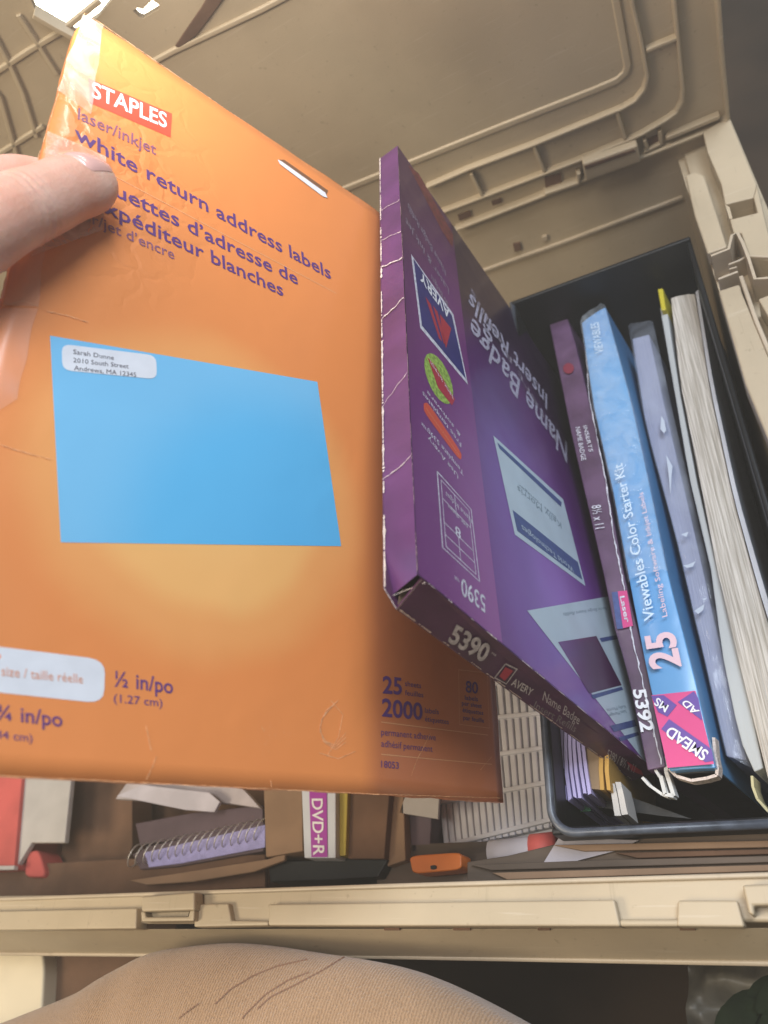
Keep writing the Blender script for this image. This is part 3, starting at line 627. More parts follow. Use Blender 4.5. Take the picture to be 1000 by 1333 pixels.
# ================================================================== BLACK FILE BIN
bin_ = thing('file_bin', 'black plastic desk file bin holding the upright packs, inside the tan crate', 'file bin', loc=(-.04, .22, -.24))
bz = -.018; bl = at(718, 1084, bz); bx0 = bl.x; by0 = bl.y - .001; bx1 = .0165; by1 = .386
def wallbox(lo, hi, name='wall'): return MB().box(lo, hi).build(name, T['black'], bin_, bevel=.001)
wallbox((bx0, by0, -.24), (bx1, by1, -.235), 'base')
wallbox((bx0, by0, -.235), (bx1, by0 + .003, bz)); wallbox((bx0, by1 - .003, -.235), (bx1, by1, bz + .002))
wallbox((bx0, by0 + .003, -.235), (bx0 + .003, by1 - .003, bz)); wallbox((bx1 - .003, by0 + .003, -.235), (bx1, by1 - .003, bz))
T['binrim'] = mat('worn_black_rim', (.06, .07, .09), .35, .6, var=.3, vscale=200)
MB().tube([(bx0 + .0005, by1, bz)] + [(bx0 + .0105 - .010 * math.cos(a), by0 + .0105 - .010 * math.sin(a), bz) for a in [i * math.pi / 16 for i in range(9)]] + [(bx1, by0 + .0005, bz)], .0018, 8).build('rim', T['binrim'], bin_, smooth=True)
g = MB().prism([at(748, 1042, -.055), at(768, 1041, -.055), at(769, 1056, -.055), at(749, 1057, -.055)], (0, 0, -.001)); T['grn'] = mat('green_tag', (.01, .12, .05), .6)
g.build('green_tag', T['grn'], bin_)

# ================================================================== PACKS STANDING IN THE BIN
DN = V3((.13, 0, -.99))
def spine(pl, pr, z, nudge=0):
    """top surface of an upright pack between two pixel polylines (near end last); returns rows of left and right points"""
    def res(P, n=16):
        P = [Vector(p) for p in P]; L = [0]
        for a, b in zip(P[:-1], P[1:]): L.append(L[-1] + (b - a).length)
        out = []
        for i in range(n + 1):
            t = L[-1] * i / n; k = max(j for j in range(len(L)) if L[j] <= t + 1e-9); k = min(k, len(P) - 2)
            f = (t - L[k]) / (L[k + 1] - L[k]); out.append(P[k] + (P[k + 1] - P[k]) * f)
        return out
    return [at(p[0], p[1], z) for p in res(pl)], [at(p[0], p[1], z) for p in res(pr)]
def pack(name, mname, parent, pl, pr, z, depth, wob=.0, part_name='cover', crown=.0, bevel=.0006, dark=False):
    Lp, Rp = spine(pl, pr, z); n = len(Lp); mb = MB(); vs = []
    for i in range(n):
        l, r = Lp[i], Rp[i]; dz = wob * noise.noise(V3((i * .5, z * 99, hash_(name)))); md = (l + r) / 2 + V3((0, 0, crown + dz))
        vs += [l + V3((0, 0, dz * .5)), l * .7 + r * .3 + V3((0, 0, (crown + dz) * .9)), l * .3 + r * .7 + V3((0, 0, (crown + dz) * .9)), r + V3((0, 0, dz * .5)), r + DN * depth, l + DN * depth]
    for i in range(n - 1):
        for j in range(6): a = i * 6 + j; b = i * 6 + (j + 1) % 6; mb.f.append((a, b, b + 6, a + 6))
    mb.f += [tuple(range(6)), tuple(reversed([(n - 1) * 6 + j for j in range(6)]))]; mb.v = vs
    o = mb.build(part_name, T[mname], parent, bevel=bevel)
    if dark:
        e = vs[-6:]; c = sum(e, V3((0, 0, 0))) / 6; MB().prism([c + (p - c) * .93 + V3((0, -.0006, 0)) for p in e], (0, .001, 0)).build('open_end', T['black'], parent)  # black panel painted for the dark inside the open end
    return o
def hash_(s): return sum(ord(c) for c in s) % 97
class Flat:      # frame-like helper for prints on a horizontal top surface at height z
    def __init__(s, z): s.z = z
    def hit(s, px, py): p = at(px, py, s.z); return Vector((p.x, p.y))
    def w(s, p, lift=0): return V3((p[0], p[1], s.z + lift))
def fpart(root, name, m, draw):
    mb = MB(); draw(mb); return mb.build(name, T[m], root)
# --- thin purple box 5392
z1 = -.044
T['p2'] = mat('dusky_purple_board', (.10, .052, .105), .4, .5, var=.22, vscale=60, bump=.4, bscale=80, coat=.3)
q = thing('name_badge_box', 'thin dusky purple box with 5392 on its narrow side beside the blue pack', 'label box', loc=at(780, 750, z1) + DN * .2)
pack('b2', 'p2', q, [(714, 415), (745, 570), (787, 753), (800, 818), (818, 880), (843, 1003)], [(738, 412), (750, 450), (775, 555), (815, 760), (846, 880), (867, 998)], z1, .19, .0008)
F1 = Flat(z1)
fpart(q, 'number_lettering', 'white', lambda b: (text(b, F1, '5392', (825, 899), (836, 954), (841, 897), .0012, .03), text(b, F1, '™', (849, 955), (850, 961), (852, 954), .0012)))
fpart(q, 'logo_print', 'blueband', lambda b: poly(b, F1, [(797, 772), (806, 771), (813, 819), (804, 820)], .0010))
fpart(q, 'logo_print', 'pinkink', lambda b: poly(b, F1, [(805, 771), (817, 770), (825, 816), (812, 819)], .0012))
fpart(q, 'small_lettering', 'offwhite', lambda b: (text(b, F1, 'Laser', (808, 778), (815, 812), (814, 777), .0015, .02), text(b, F1, 'NAME BADGE', (750, 558), (758, 601), (756, 557), .0012), text(b, F1, 'INSERTS', (760, 556), (768, 590), (765, 555), .0012),
                                            text(b, F1, '8½ x 11', (771, 660), (776, 690), (783, 658), .0012), strip(b, F1, [(762, 440), (768, 520), (788, 620), (800, 700), (812, 760), (824, 830), (840, 900), (862, 996)], .0005, .0011, jag=.9, n=14)))
fpart(q, 'red_dot', 'dullred', lambda b: poly(b, F1, [(741 + 7 * math.cos(a), 481 + 7 * math.sin(a)) for a in [i * .4 for i in range(16)]], .0012))
# torn white flaps at its near end
T['torn'] = mat('torn_white_paper', (.62, .62, .60), .8, .2, var=.1, vscale=300, bump=.3)
def ribbon(b, pts, z, wd=.0006, h=.006, tilt=DN):
    P = [at(x, y, z) if len(t) == 0 else at(x, y, t[0]) for x, y, *t in pts]
    for a, c in zip(P[:-1], P[1:]):
        s = (c - a).cross(V3((0, 0, 1))).normalized() * wd / 2; b.prism([a + s, c + s, c - s, a - s], tilt * h)
mb = MB(); ribbon(mb, [(836, 1012), (845, 1022), (862, 1034), (870, 1037), (862, 1016), (853, 1002)], -.046, .0012, .004); ribbon(mb, [(868, 984), (867, 1004), (872, 1020), (877, 1036), (866, 1034), (860, 1010)], -.045, .0016, .005); mb.build('torn_flap', T['torn'], q)
# --- blue project kit pack
z2 = -.038; F2 = Flat(z2)
q = thing('project_kit', 'blue pack with pink and purple checks and a large 25, leaning beside the purple boxes', 'kit pack', loc=at(850, 750, z2) + DN * .2)
T['kit'] = glow_mat('kit_blue_print', [(0, (.10, .30, .58)), (.5, (.12, .33, .60)), (1, (.09, .24, .50))], -.04, .2, .2, .2, coat=.3, rough=.3)
kl = [(757, 420), (772, 525), (799, 645), (820, 760), (843, 879), (872, 1004)]; kr = [(788, 399), (823, 528), (847, 639), (869, 745), (904, 879), (932, 1000)]
pack('kit', 'kit', q, kl, kr, z2, .19, .0018, crown=.001, dark=True)
lf2 = .0030
fpart(q, 'checker_base', 'pinkink', lambda b: poly(b, F2, [(850, 908), (907, 902), (931, 997), (871, 1002)], lf2))
T['kpurp'] = mat('violet_check_ink', (.11, .05, .30), .4)
def chk(b):
    poly(b, F2, [(863, 952), (873, 939), (928, 978), (931, 993), (920, 995)], lf2 + .0003)
    poly(b, F2, [(850, 909), (866, 908), (883, 921), (871, 936), (859, 930)], lf2 + .0003)
    poly(b, F2, [(884, 917), (905, 903), (911, 912), (916, 941)], lf2 + .0003)
fpart(q, 'checker_print', 'kpurp', chk)
fpart(q, 'brand_lettering', 'white', lambda b: (text(b, F2, 'SMEAD', (925, 982), (875, 948), (917, 994), lf2 + .0006, .02), text(b, F2, 'MS', (873, 922), (858, 911), (868, 931), lf2 + .0006, .02), text(b, F2, 'AD', (913, 929), (896, 914), (905, 934), lf2 + .0006, .02)))
T['kpink'] = mat('pale_pink_ink', (.72, .50, .55), .45)
fpart(q, 'count_lettering', 'kpink', lambda b: text(b, F2, '25', (888, 871), (878, 825), (850, 876), lf2 + .0006, .03))
T['kwhite'] = mat('pale_blue_ink', (.55, .70, .82), .4)
fpart(q, 'title_lettering', 'kwhite', lambda b: (text(b, F2, 'Viewables Color Starter Kit', (855, 809), (812, 607), (841, 813), lf2 + .0006, .008), text(b, F2, 'VIEWABLES', (788, 463), (781, 424), (777, 465), lf2 + .0004)))
fpart(q, 'subtitle_lettering', 'kpink', lambda b: text(b, F2, 'Labeling Software & Inkjet Labels', (871, 806), (839, 645), (864, 808), lf2 + .0006))
T['gloss'] = film('shrink_wrap', (.80, .88, .95), .16, rough=.06, bump=1.0, bscale=75)
def wrap(q_, pl, pr, z, zl, name='shrink_wrap', amp=.0022, m='gloss'):
    Lp, Rp = spine(pl, pr, z); mb = MB(); n = len(Lp); K = 8; rows = []
    for i in range((n - 1) * 3 + 1):
        k = min(i // 3, n - 2); f = i / 3 - k; l = Lp[k].lerp(Lp[k + 1], f); r = Rp[k].lerp(Rp[k + 1], f)
        for j in range(K + 1):
            s = j / K; p = l.lerp(r, s * 1.04 - .02); h = zl + amp * abs(noise.noise(V3((p.x * 130, p.y * 60, z * 50)))) + amp * .6 * abs(noise.noise(V3((p.x * 300, p.y * 170, 3)))); mb.v.append(p + V3((0, 0, h if 0 < j < K else h * .3)))
    M_ = (n - 1) * 3
    mb.f = [(i * (K + 1) + j, i * (K + 1) + j + 1, (i + 1) * (K + 1) + j + 1, (i + 1) * (K + 1) + j) for i in range(M_) for j in range(K)]
    return mb.build(name, T[m], q_, smooth=True)
wrap(q, kl[:4], kr[:4], z2, .0038)
mb = MB(); ribbon(mb, [(871, 1001), (880, 1010), (900, 1016), (920, 1013), (933, 1009), (934, 998), (931, 985), (929, 960)], -.041, .0012, .006); mb.build('torn_flap', T['fiber'], q)
# --- plastic-wrapped grey pack
z3 = -.052
q = thing('wrapped_pack', 'grey-blue pack in crinkled clear plastic with painted glints beside the blue pack', 'wrapped pack', loc=at(900, 750, z3) + DN * .2)
T['greyp'] = mat('grey_lilac_stack', (.20, .22, .32), .5, .4, var=.15, vscale=60, bump=.7, bscale=900, stretch=(1, .03, 1))
gl = [(823, 441), (841, 555), (880, 699), (915, 850), (946, 985)]; gr = [(845, 435), (868, 540), (907, 705), (940, 850), (972, 990)]
pack('g', 'greyp', q, gl, gr, z3, .18, .0006, part_name='sheet_stack')
T['gloss2'] = film('clear_bag', (.66, .72, .84), .14, rough=.10, bump=.5, bscale=34)
wrap(q, [(819, 425)] + gl[1:], [(850, 420), (876, 540), (915, 705), (950, 850), (980, 1002)], z3, .002, 'clear_bag', .0022, 'gloss2')
T['glint'] = mat('glint_paint', (.46, .52, .61), .15, .9)  # highlights on the plastic, painted as flat pale patches
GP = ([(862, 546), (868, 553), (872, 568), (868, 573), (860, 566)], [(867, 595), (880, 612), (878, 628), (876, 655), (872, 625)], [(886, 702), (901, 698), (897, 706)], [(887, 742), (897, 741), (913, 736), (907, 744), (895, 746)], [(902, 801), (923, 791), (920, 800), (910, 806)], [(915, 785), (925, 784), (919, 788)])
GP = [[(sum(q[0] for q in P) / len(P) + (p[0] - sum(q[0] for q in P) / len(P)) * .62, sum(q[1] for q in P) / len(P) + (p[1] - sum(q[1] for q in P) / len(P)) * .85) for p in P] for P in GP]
for P in GP: fpart(q, 'painted_glint', 'glint', lambda b: poly(b, Flat(z3), P, .0052))
# --- pale thin folder with yellow tab
z4 = -.045; F4 = Flat(z4)
q = thing('thin_folder', 'thin pale folder with a yellow tab at its far end, against the thick cream book', 'folder', loc=at(905, 700, z4) + DN * .2)
T['pale'] = mat('pale_board', (.42, .44, .44), .7, .3, var=.12, vscale=60, bump=.5, bscale=500, stretch=(1, .1, 1))
pack('f', 'pale', q, [(859, 400), (877, 504), (897, 621), (925, 740), (940, 850), (962, 960), (982, 1005)], [(868, 400), (884, 504), (906, 621), (934, 740), (966, 850), (980, 930), (994, 1000)], z4, .19, .0006)
T['yel'] = mat('yellow_tab', (.50, .42, .03), .45, .5)
pack('t', 'yel', q, [(856, 376), (861, 404)], [(863, 375), (867, 403)], z4 + .004, .02, part_name='tab')
# --- thick cream book
z5 = -.042
q = thing('thick_book', 'thick cream paged book standing at the right end of the black bin', 'book', loc=at(950, 700, z5) + DN * .2)
T['pages'] = mat('cream_pages', (.40, .36, .30), .8, .2, col2=(.64, .60, .54), var=.12, vscale=1500, bump=1.0, bscale=1400, stretch=(1, .02, .3))
T['pg2'] = T['pages']
pl_ = [(873, 388), (886, 501), (910, 621), (937, 760), (966, 880), (990, 975), (1004, 1030)]; pr_ = [(905, 382), (924, 504), (955, 650), (988, 770), (1020, 880), (1045, 960), (1062, 1020)]
pack('pg', 'pages', q, pl_, pr_, z5, .18, .0012, part_name='page_block', crown=.001)
T['cover'] = mat('white_cover', (.52, .54, .58), .55, .4, var=.08, vscale=50)
pack('cv', 'cover', q, [(905.5, 380), (924.5, 503), (955.5, 649), (988.5, 769), (1045, 950)], [(909, 377), (929, 500), (961, 646), (995, 764), (1052, 945)], z5 + .002, .19, part_name='cover', bevel=.0002)
mb = MB(); ribbon(mb, [(979, 1010), (980, 1024), (986, 1040), (1000, 1056), (1020, 1066)], -.044, .0010, .012); mb.build('curled_cover', mat('yellowed_edge', (.50, .45, .25), .7, var=.15), q)
# --- papers under the purple box, in the bin
z6 = -.085
def sheets(name, label, cat, m, quads, z, depth=.12, group=None, wv=.0015, parent=None, pn='sheet'):
    r = thing(name, label, cat, loc=at(*quads[0][0], z) + DN * depth, group=group)
    for qi, qd in enumerate(quads):
        a, b_, c, d = [at(*p, z) for p in qd]; n = 6; mb = MB()
        ts = [a.lerp(b_, i / n) + V3((wv * math.sin(i * .9 + qi * .25) * (i / n), 0, 0)) for i in range(n + 1)]; bs = [d.lerp(c, i / n) + V3((wv * math.sin(i * .9 + qi * .25) * (i / n), 0, 0)) for i in range(n + 1)]
        mb.v = ts + bs + [p + V3((0, 0, -depth)) for p in ts + bs]; k = n + 1
        for i in range(n): mb.f += [(i, i + 1, k + i + 1, k + i), (i, 2 * k + i, 2 * k + i + 1, i + 1), (k + i + 1, 3 * k + i + 1, 3 * k + i, k + i)]
        mb.f += [(0, k, 3 * k, 2 * k), (n, 2 * k + n, 3 * k + n, k + n)]; mb.build(pn, T[m], r, smooth=False)
    return r
T['lilac'] = mat('lilac_paper', (.52, .46, .74), .7, .3, var=.06, vscale=80)
T['cream'] = mat('cream_paper', (.55, .52, .48), .75, .3, var=.06)
T['manila'] = mat('manila', (.28, .19, .11), .75, .3, var=.1)
T['ochre'] = mat('ochre_card', (.50, .29, .07), .7, .3, var=.1)
sheets('paper_sheaf', 'sheaf of lilac-white papers at the left wall of the black bin', 'papers', 'lilac', [[(711 + 6.2 * i, 840 + 3 * i), (724.5 + 5.4 * i, 1039 - abs(i - 3) * 2 + (i % 2) * 4), (728.6 + 5.4 * i, 1039 - abs(i - 3) * 2 + (i % 3) * 2), (715.5 + 6.2 * i, 840 + 3 * i)] for i in range(8)], -.034, .12)
sheets('file_folder', 'brown file folder between the lilac papers and the ochre cards', 'folder', 'manila', [[(752, 860), (768, 1026), (787, 1028), (780, 860)]], -.036, .1, pn='board')
sheets('ochre_card', 'pair of ochre cards below the purple box in the black bin', 'card', 'ochre', [[(775, 880), (785, 1028), (790, 1028), (782, 880)], [(782, 890), (793, 1028), (798, 1029), (789, 890)]], -.035, .1, pn='board')
sheets('white_prong', 'white plastic prong pair sticking out in front of the ochre cards', 'file prongs', 'cream', [[(793, 1020), (801, 1062), (809, 1062), (800, 1020)], [(801, 1018), (810, 1061), (818, 1060), (808, 1018)]], -.040, .02, wv=.0002, pn='prong')
sheets('dark_folder', 'charcoal folder edge lying low in the front of the black bin', 'folder', 'black', [[(735, 1045), (860, 1062), (900, 1066), (800, 1030)]], -.060, .02, wv=0, pn='board')

# ================================================================== THINGS UNDER THE ORANGE PACKET (left part of the crate)
def slab(name, label, cat, m, pts, z, th, bevel=.0006, extra=None, pn='body', group=None):
    r = thing(name, label, cat, loc=at(*pts[0], z) - V3((0, 0, th)), group=group)
    MB().prism([at(*p, z) for p in pts], (0, 0, -th)).build(pn, T[m], r, bevel=bevel)
    if extra: extra(r)
    return r
T['redbox'] = mat('faded_red_board', (.48, .09, .08), .6, .4, var=.15, vscale=30)
T['greyw'] = mat('grey_white_board', (.42, .40, .38), .7, .3, var=.06, vscale=60)
slab('red_box', 'faded red box with a pale edge strip at the far left of the crate', 'box', 'redbox', [(-90, 980), (33, 960), (18, 1131), (-90, 1136)], -.055, .15,
     extra=lambda r: MB().prism([at(*p, -.053) for p in [(-90, 1129), (19, 1127), (18, 1132), (-90, 1135)]], (0, 0, -.003)).build('pale_edge', T['greyw'], r))
slab('grey_card', 'pale grey notched card beside the faded red box', 'card', 'greyw', [(36, 950), (97, 950), (92, 1020), (84, 1097), (41, 1097), (20, 1131)], -.058, .004, pn='sheet')
slab('maroon_lid', 'small maroon rounded lid in front of the pale grey card', 'lid', 'redbox', rounded([(30, 1142), (36, 1108), (50, 1106), (60, 1142)], .3), -.062, .02, bevel=.002, pn='shell')
slab('cardboard_box', 'open brown cardboard box wall behind the spiral notebook', 'cardboard box', 'dkcard', [(92, 900), (172, 905), (172, 1100), (160, 1145), (40, 1165), (80, 1110)], -.085, .02, pn='panel')
slab('cardboard_flap', 'flat dark brown cardboard flap along the near wall on the left', 'cardboard', 'dkcard', [(-90, 1132), (165, 1118), (345, 1112), (345, 1155), (-90, 1178)], -.066, .003, pn='panel')
slab('cardboard_strip', 'torn tan cardboard strip under the spiral notebook', 'cardboard', 'card', [(168, 1146), (230, 1137), (350, 1118), (372, 1110), (370, 1120), (330, 1135), (250, 1148), (190, 1152)], -.052, .003, pn='panel')
T['lilgrey2'] = mat('pale_envelope', (.50, .48, .54), .7, .3, var=.1, vscale=60)
T['lilgrey'] = mat('lilac_grey_paper', (.44, .40, .42), .7, .3, var=.12, vscale=50)
slab('paper_bundle', 'crumpled pale papers on top of the notebooks under the orange packet', 'papers', 'lilgrey', [(150, 1040), (178, 1000), (290, 1000), (325, 1036), (339, 1052), (300, 1046), (250, 1045)], -.060, .004, pn='sheet',
     extra=lambda r: MB().prism([at(*p, -.054) for p in [(152, 1036), (185, 1022), (272, 1032), (286, 1044), (279, 1057), (240, 1054)]], (.0, 0, -.002)).build('envelope', T['lilgrey2'], r))
T['mauve'] = mat('mauve_cover', (.10, .07, .085), .6, .3, var=.15)
slab('notebook', 'dark mauve notebook under the crumpled papers', 'notebook', 'mauve', [(176, 1072), (250, 1058), (342, 1048), (342, 1078), (182, 1100)], -.064, .012, pn='cover')
nb = thing('spiral_notebook', 'spiral notebook with lilac pages and a row of wire rings', 'notebook', loc=at(260, 1110, -.09))
MB().prism([at(*p, -.063) for p in [(172, 1112), (200, 1100), (343, 1070), (343, 1108), (230, 1128), (182, 1132)]], (0, 0, -.012)).build('cover', T['mauve'], nb, bevel=.0006)
T['lilpage'] = mat('lilac_pages', (.34, .33, .62), .7, .3, var=.1, vscale=200, bump=.8, bscale=600)
MB().prism([at(*p, -.0615) for p in [(188, 1110), (345, 1074), (345, 1103), (235, 1124), (194, 1129)]], (0, 0, -.001)).build('page_edge', T['lilpage'], nb)
T['wire'] = mat('ring_wire', (.62, .60, .58), .3, .6, metal=.6)
ring = None
for i in range(17):
    t = i / 16; c = at(176 + t * 164, 1114 - t * 34, -.062)
    if ring is None:
        mb = MB(); mb.tube([(0, .0068 * math.cos(a), .0046 * math.sin(a)) for a in [j * math.pi / 7 for j in range(14)]], .0004, 5, closed=True); ring = mb.build('ring', T['wire'], nb, smooth=True); ring.location = c; o = ring
        ring.matrix_parent_inverse = nb.matrix_basis.inverted()
    else:
        o = ring.copy(); S.collection.objects.link(o); o.parent = nb; o.matrix_parent_inverse = nb.matrix_basis.inverted()
    o.location = c; o.rotation_euler = (random.uniform(-.1, .1), 0, math.radians(-25 + random.uniform(-6, 6)))
slab('cardboard_carton', 'tan cardboard carton left of the disc pack', 'cardboard box', 'card', [(341, 960), (393, 960), (394, 1108), (346, 1116)], -.050, .10, pn='panel')
dv = thing('disc_pack', 'white disc pack with a magenta DVD+R strip', 'disc pack', loc=at(415, 1080, -.16))
zd = -.048; FD = Flat(zd)
T['discw'] = mat('white_board', (.58, .62, .68), .5, .4, var=.04)
MB().prism([at(*p, zd) for p in [(390, 960), (437, 960), (437, 1117), (396, 1117)]], (0, 0, -.11)).build('case', T['discw'], dv, bevel=.0006)
T['mag'] = mat('magenta_ink', (.36, .035, .36), .45)
fpart(dv, 'strip_print', 'mag', lambda b: poly(b, FD, [(401, 965), (425, 965), (427, 1116), (406, 1116)], .0004))
fpart(dv, 'strip_lettering', 'white', lambda b: text(b, FD, 'DVD+R', (407, 1040), (409, 1114), (421, 1040), .0007, .015))
T['yelbox'] = mat('yellow_board', (.42, .33, .04), .6, var=.1)
slab('yellow_box', 'narrow yellow box edge right of the disc pack', 'box', 'yelbox', [(438, 965), (455, 965), (450, 1114), (438, 1115)], -.052, .08)
slab('brown_box', 'grey-brown box between the yellow box and the orange cap', 'box', 'dkcard', [(456, 970), (512, 975), (500, 1118), (452, 1118)], -.055, .1)
slab('charcoal_tray', 'black shallow tray under the cartons near the rim', 'tray', 'black', [(348, 1122), (450, 1118), (505, 1119), (492, 1142), (430, 1146), (352, 1148)], -.058, .02)
slab('wooden_stick', 'tan wooden stick standing beside the orange cap', 'stick', 'card', [(506, 980), (524, 980), (528, 1120), (504, 1128)], -.060, .01)
T['clear'] = film('clear_box_plastic', (.62, .60, .62), .45, rough=.15)
slab('grey_case', 'frosted grey case behind the orange cap', 'case', 'mauve', [(526, 985), (566, 990), (560, 1100), (536, 1112)], -.066, .04, extra=lambda r: (MB().prism([at(*p, -.060) for p in [(530, 1030), (572, 1030), (570, 1066), (520, 1058)]], (0, 0, -.002)).build('top_plate', T['greyw'], r)))
T['orcap'] = mat('orange_plastic', (.62, .16, .02), .35, .5, var=.08)
oc = slab('orange_cap', 'rounded orange plastic cap near the rim below the orange packet', 'cap', 'orcap', rounded([(532, 1114), (601, 1109), (601, 1132), (537, 1138)], .22), -.050, .012, bevel=.0015, pn='shell',
     extra=lambda r: MB().prism([at(*p, -.0490) for p in rounded([(560, 1127), (567, 1126), (568, 1131), (561, 1132)], .3)], (0, 0, -.002)).build('slot', T['black'], r))
# ribbed grey tray
zt = -.080
tray = thing('wire_tray', 'grey ribbed tray with cross bars between the orange packet and the black bin', 'tray', loc=at(650, 1000, zt - .02))
T['greyt'] = mat('grey_plastic', (.56, .56, .60), .45, .5, var=.08, vscale=60)
T['greyd'] = mat('grey_plastic_deep', (.30, .30, .33), .5, .5, var=.1, vscale=60)
A, B, C_, D = [at(*p, zt) for p in ((552, 840), (712, 840), (727, 1076), (580, 1108))]
MB().prism([A, B, C_, D], (0, 0, -.002)).build('panel', T['greyd'], tray)
def bl2(s, t): return (A.lerp(B, s)).lerp(D.lerp(C_, s), t)
slat = 0
for i in range(17):
    s = (i + .5) / 17; MB().ridge([bl2(s, 0), bl2(s, .5), bl2(s, 1)], (0, 0, 1), .0040, .0022).build('slat', T['greyt'], tray, bevel=.0004)
for t in (.05, .24, .43, .62, .80, .985):
    MB().ridge([bl2(0, t) + V3((0, 0, .0012)), bl2(1, t - .02) + V3((0, 0, .0012))], (0, 0, 1), .0030, .0024).build('cross_bar', T['greyt'], tray, bevel=.0004)
slab('grey_ledge', 'grey flat plastic ledge in front of the ribbed tray', 'ledge', 'greyt', [(600, 1094), (716, 1072), (727, 1088), (610, 1112)], -.082, .006, pn='strip')
rp = thing('paper_roll', 'white paper roll with a red band lying below the black bin', 'paper roll', loc=at(740, 1110, -.10))
T['wp'] = mat('white_paper', (.33, .31, .34), .7, .3, var=.08, vscale=60, bump=.4)
pa, pbp = at(640, 1114, -.046), at(830, 1094, -.046)
MB().tube([pa.lerp(pbp, t) for t in (0, .3, .45)], .0065, 14).build('roll', T['wp'], rp, smooth=True)
MB().tube([pa.lerp(pbp, t) for t in (.30, .47)], .0072, 14).build('red_band', T['redbox'], rp, smooth=True)
MB().prism([at(*p, -.032) for p in [(728, 1090), (832, 1094), (800, 1108), (715, 1130), (706, 1126)]], (0, 0, -.001)).build('loose_sheet', T['wp'], rp)
T['boardm'] = mat('scuffed_board', (.12, .09, .068), .8, .3, var=.5, vscale=50, bump=.5, bscale=200, stretch=(.15, 1, 1))
slab('dark_board', 'dark flat board along the near wall under the orange cap', 'board', 'boardm', [(490, 1100), (640, 1095), (640, 1168), (490, 1172)], -.066, .006, pn='panel')
slab('scuffed_board', 'scuffed grey-brown board along the near wall below the black bin', 'board', 'boardm', [(608, 1122), (660, 1114), (760, 1090), (1090, 1082), (1090, 1160), (608, 1168)], -.034, .01, pn='panel')
slab('cardboard_liner', 'brown cardboard liner lying under everything on the crate floor', 'cardboard', 'dkcard', [(-90, 900), (760, 900), (760, 1180), (-90, 1190)], -.120, .004, pn='panel')

sb = bpy.data.objects['scuffed_board']
for k, (pts, c) in enumerate([([(720, 1100), (1090, 1092), (1090, 1101), (760, 1108)], 'card'), ([(800, 1110), (1090, 1103), (1090, 1109), (830, 1117)], 'dkcard'), ([(612, 1126), (760, 1120), (1090, 1112), (1090, 1120), (640, 1133)], 'boardm'), ([(640, 1136), (1090, 1123), (1090, 1131), (660, 1145)], 'card')]):
    MB().prism([at(x, y, -.0305 - .0006 * k) for x, y in pts], (0, 0, -.003)).build('layer', T[c], sb, bevel=.0004)

# ================================================================== OUTSIDE THE NEAR RIM
slab('white_bucket', 'cream white container beside the crate at the lower left', 'container', 'label', rounded([(-160, 1200), (52, 1200), (57, 1262), (52, 1345), (-160, 1420)], .12), -.060, .2, bevel=.004)
bpy.data.objects['white_bucket'].children[0].data.materials[0] = mat('cream_plastic', (.72, .64, .48), .5, var=.05)
slab('brown_carton', 'reddish brown carton between the cream container and the knee', 'carton', 'dkcard', [(60, 1200), (230, 1200), (240, 1330), (60, 1350)], -.070, .2, bevel=.002, pn='panel')
T['bag'] = mat('plastic_bag', (.13, .12, .095), .45, .5, var=.35, vscale=40, bump=.3, bscale=60)
mb = MB(); n = 26
for j in range(n + 1):
    for i in range(n + 1):
        p = at(896 + i * 8, 1225 + j * 7, -.085); h = .012 * noise.noise(V3((i * .22, j * .2, 1))) + .004 * abs(noise.noise(V3((i * .6, j * .3, 5)))) + .012 * math.sin(math.pi * i / n) * math.sin(math.pi * j / n); mb.v.append(p + V3((0, 0, h)))
mb.f = [(j * (n + 1) + i, j * (n + 1) + i + 1, (j + 1) * (n + 1) + i + 1, (j + 1) * (n + 1) + i) for j in range(n) for i in range(n)]
bg_ = thing('plastic_bag', 'crumpled translucent plastic bag on the floor at the lower right', 'plastic bag', loc=at(980, 1300, -.20)); mb.build('bag_film', T['bag'], bg_, smooth=True)
T['leaf'] = mat('dark_green_leaf', (.010, .015, .007), .9, .1, var=.3, vscale=60)
pl = thing('leafy_plant', 'dark green leaves in front of the plastic bag at the lower right corner', 'plant', loc=at(960, 1345, -.13))
for k, (x, y, ang, ln) in enumerate([(932, 1342, 30, .020), (950, 1336, 12, .022), (972, 1326, 42, .022), (990, 1335, 20, .024), (945, 1350, 50, .02), (975, 1348, -10, .024), (985, 1316, 30, .022)]):
    c = at(x, y, -.045 - .003 * (k % 3)); a = math.radians(ang); d = V3((math.cos(a), math.sin(a), .25)); s = V3((-math.sin(a), math.cos(a), 0)); mb = MB()
    for i in range(7):
        t = i / 6; wd = .0048 * math.sin(math.pi * min(1, t * .97 + .03)) ** .8 + .0002; p = c + d * ln * t + V3((0, 0, -.01 * t * t))
        mb.v += [p - s * wd + V3((0, 0, .0015)), p, p + s * wd + V3((0, 0, .0015))]
    mb.f = [(i * 3 + j, i * 3 + j + 1, i * 3 + j + 4, i * 3 + j + 3) for i in range(6) for j in range(2)]; mb.build('leaf', T['leaf'], pl, smooth=True)
MB().tube([at(905, 1345, -.055), at(940, 1335, -.05), at(985, 1322, -.048), at(1010, 1318, -.05)], .001, 6).build('stem', T['leaf'], pl, smooth=True)

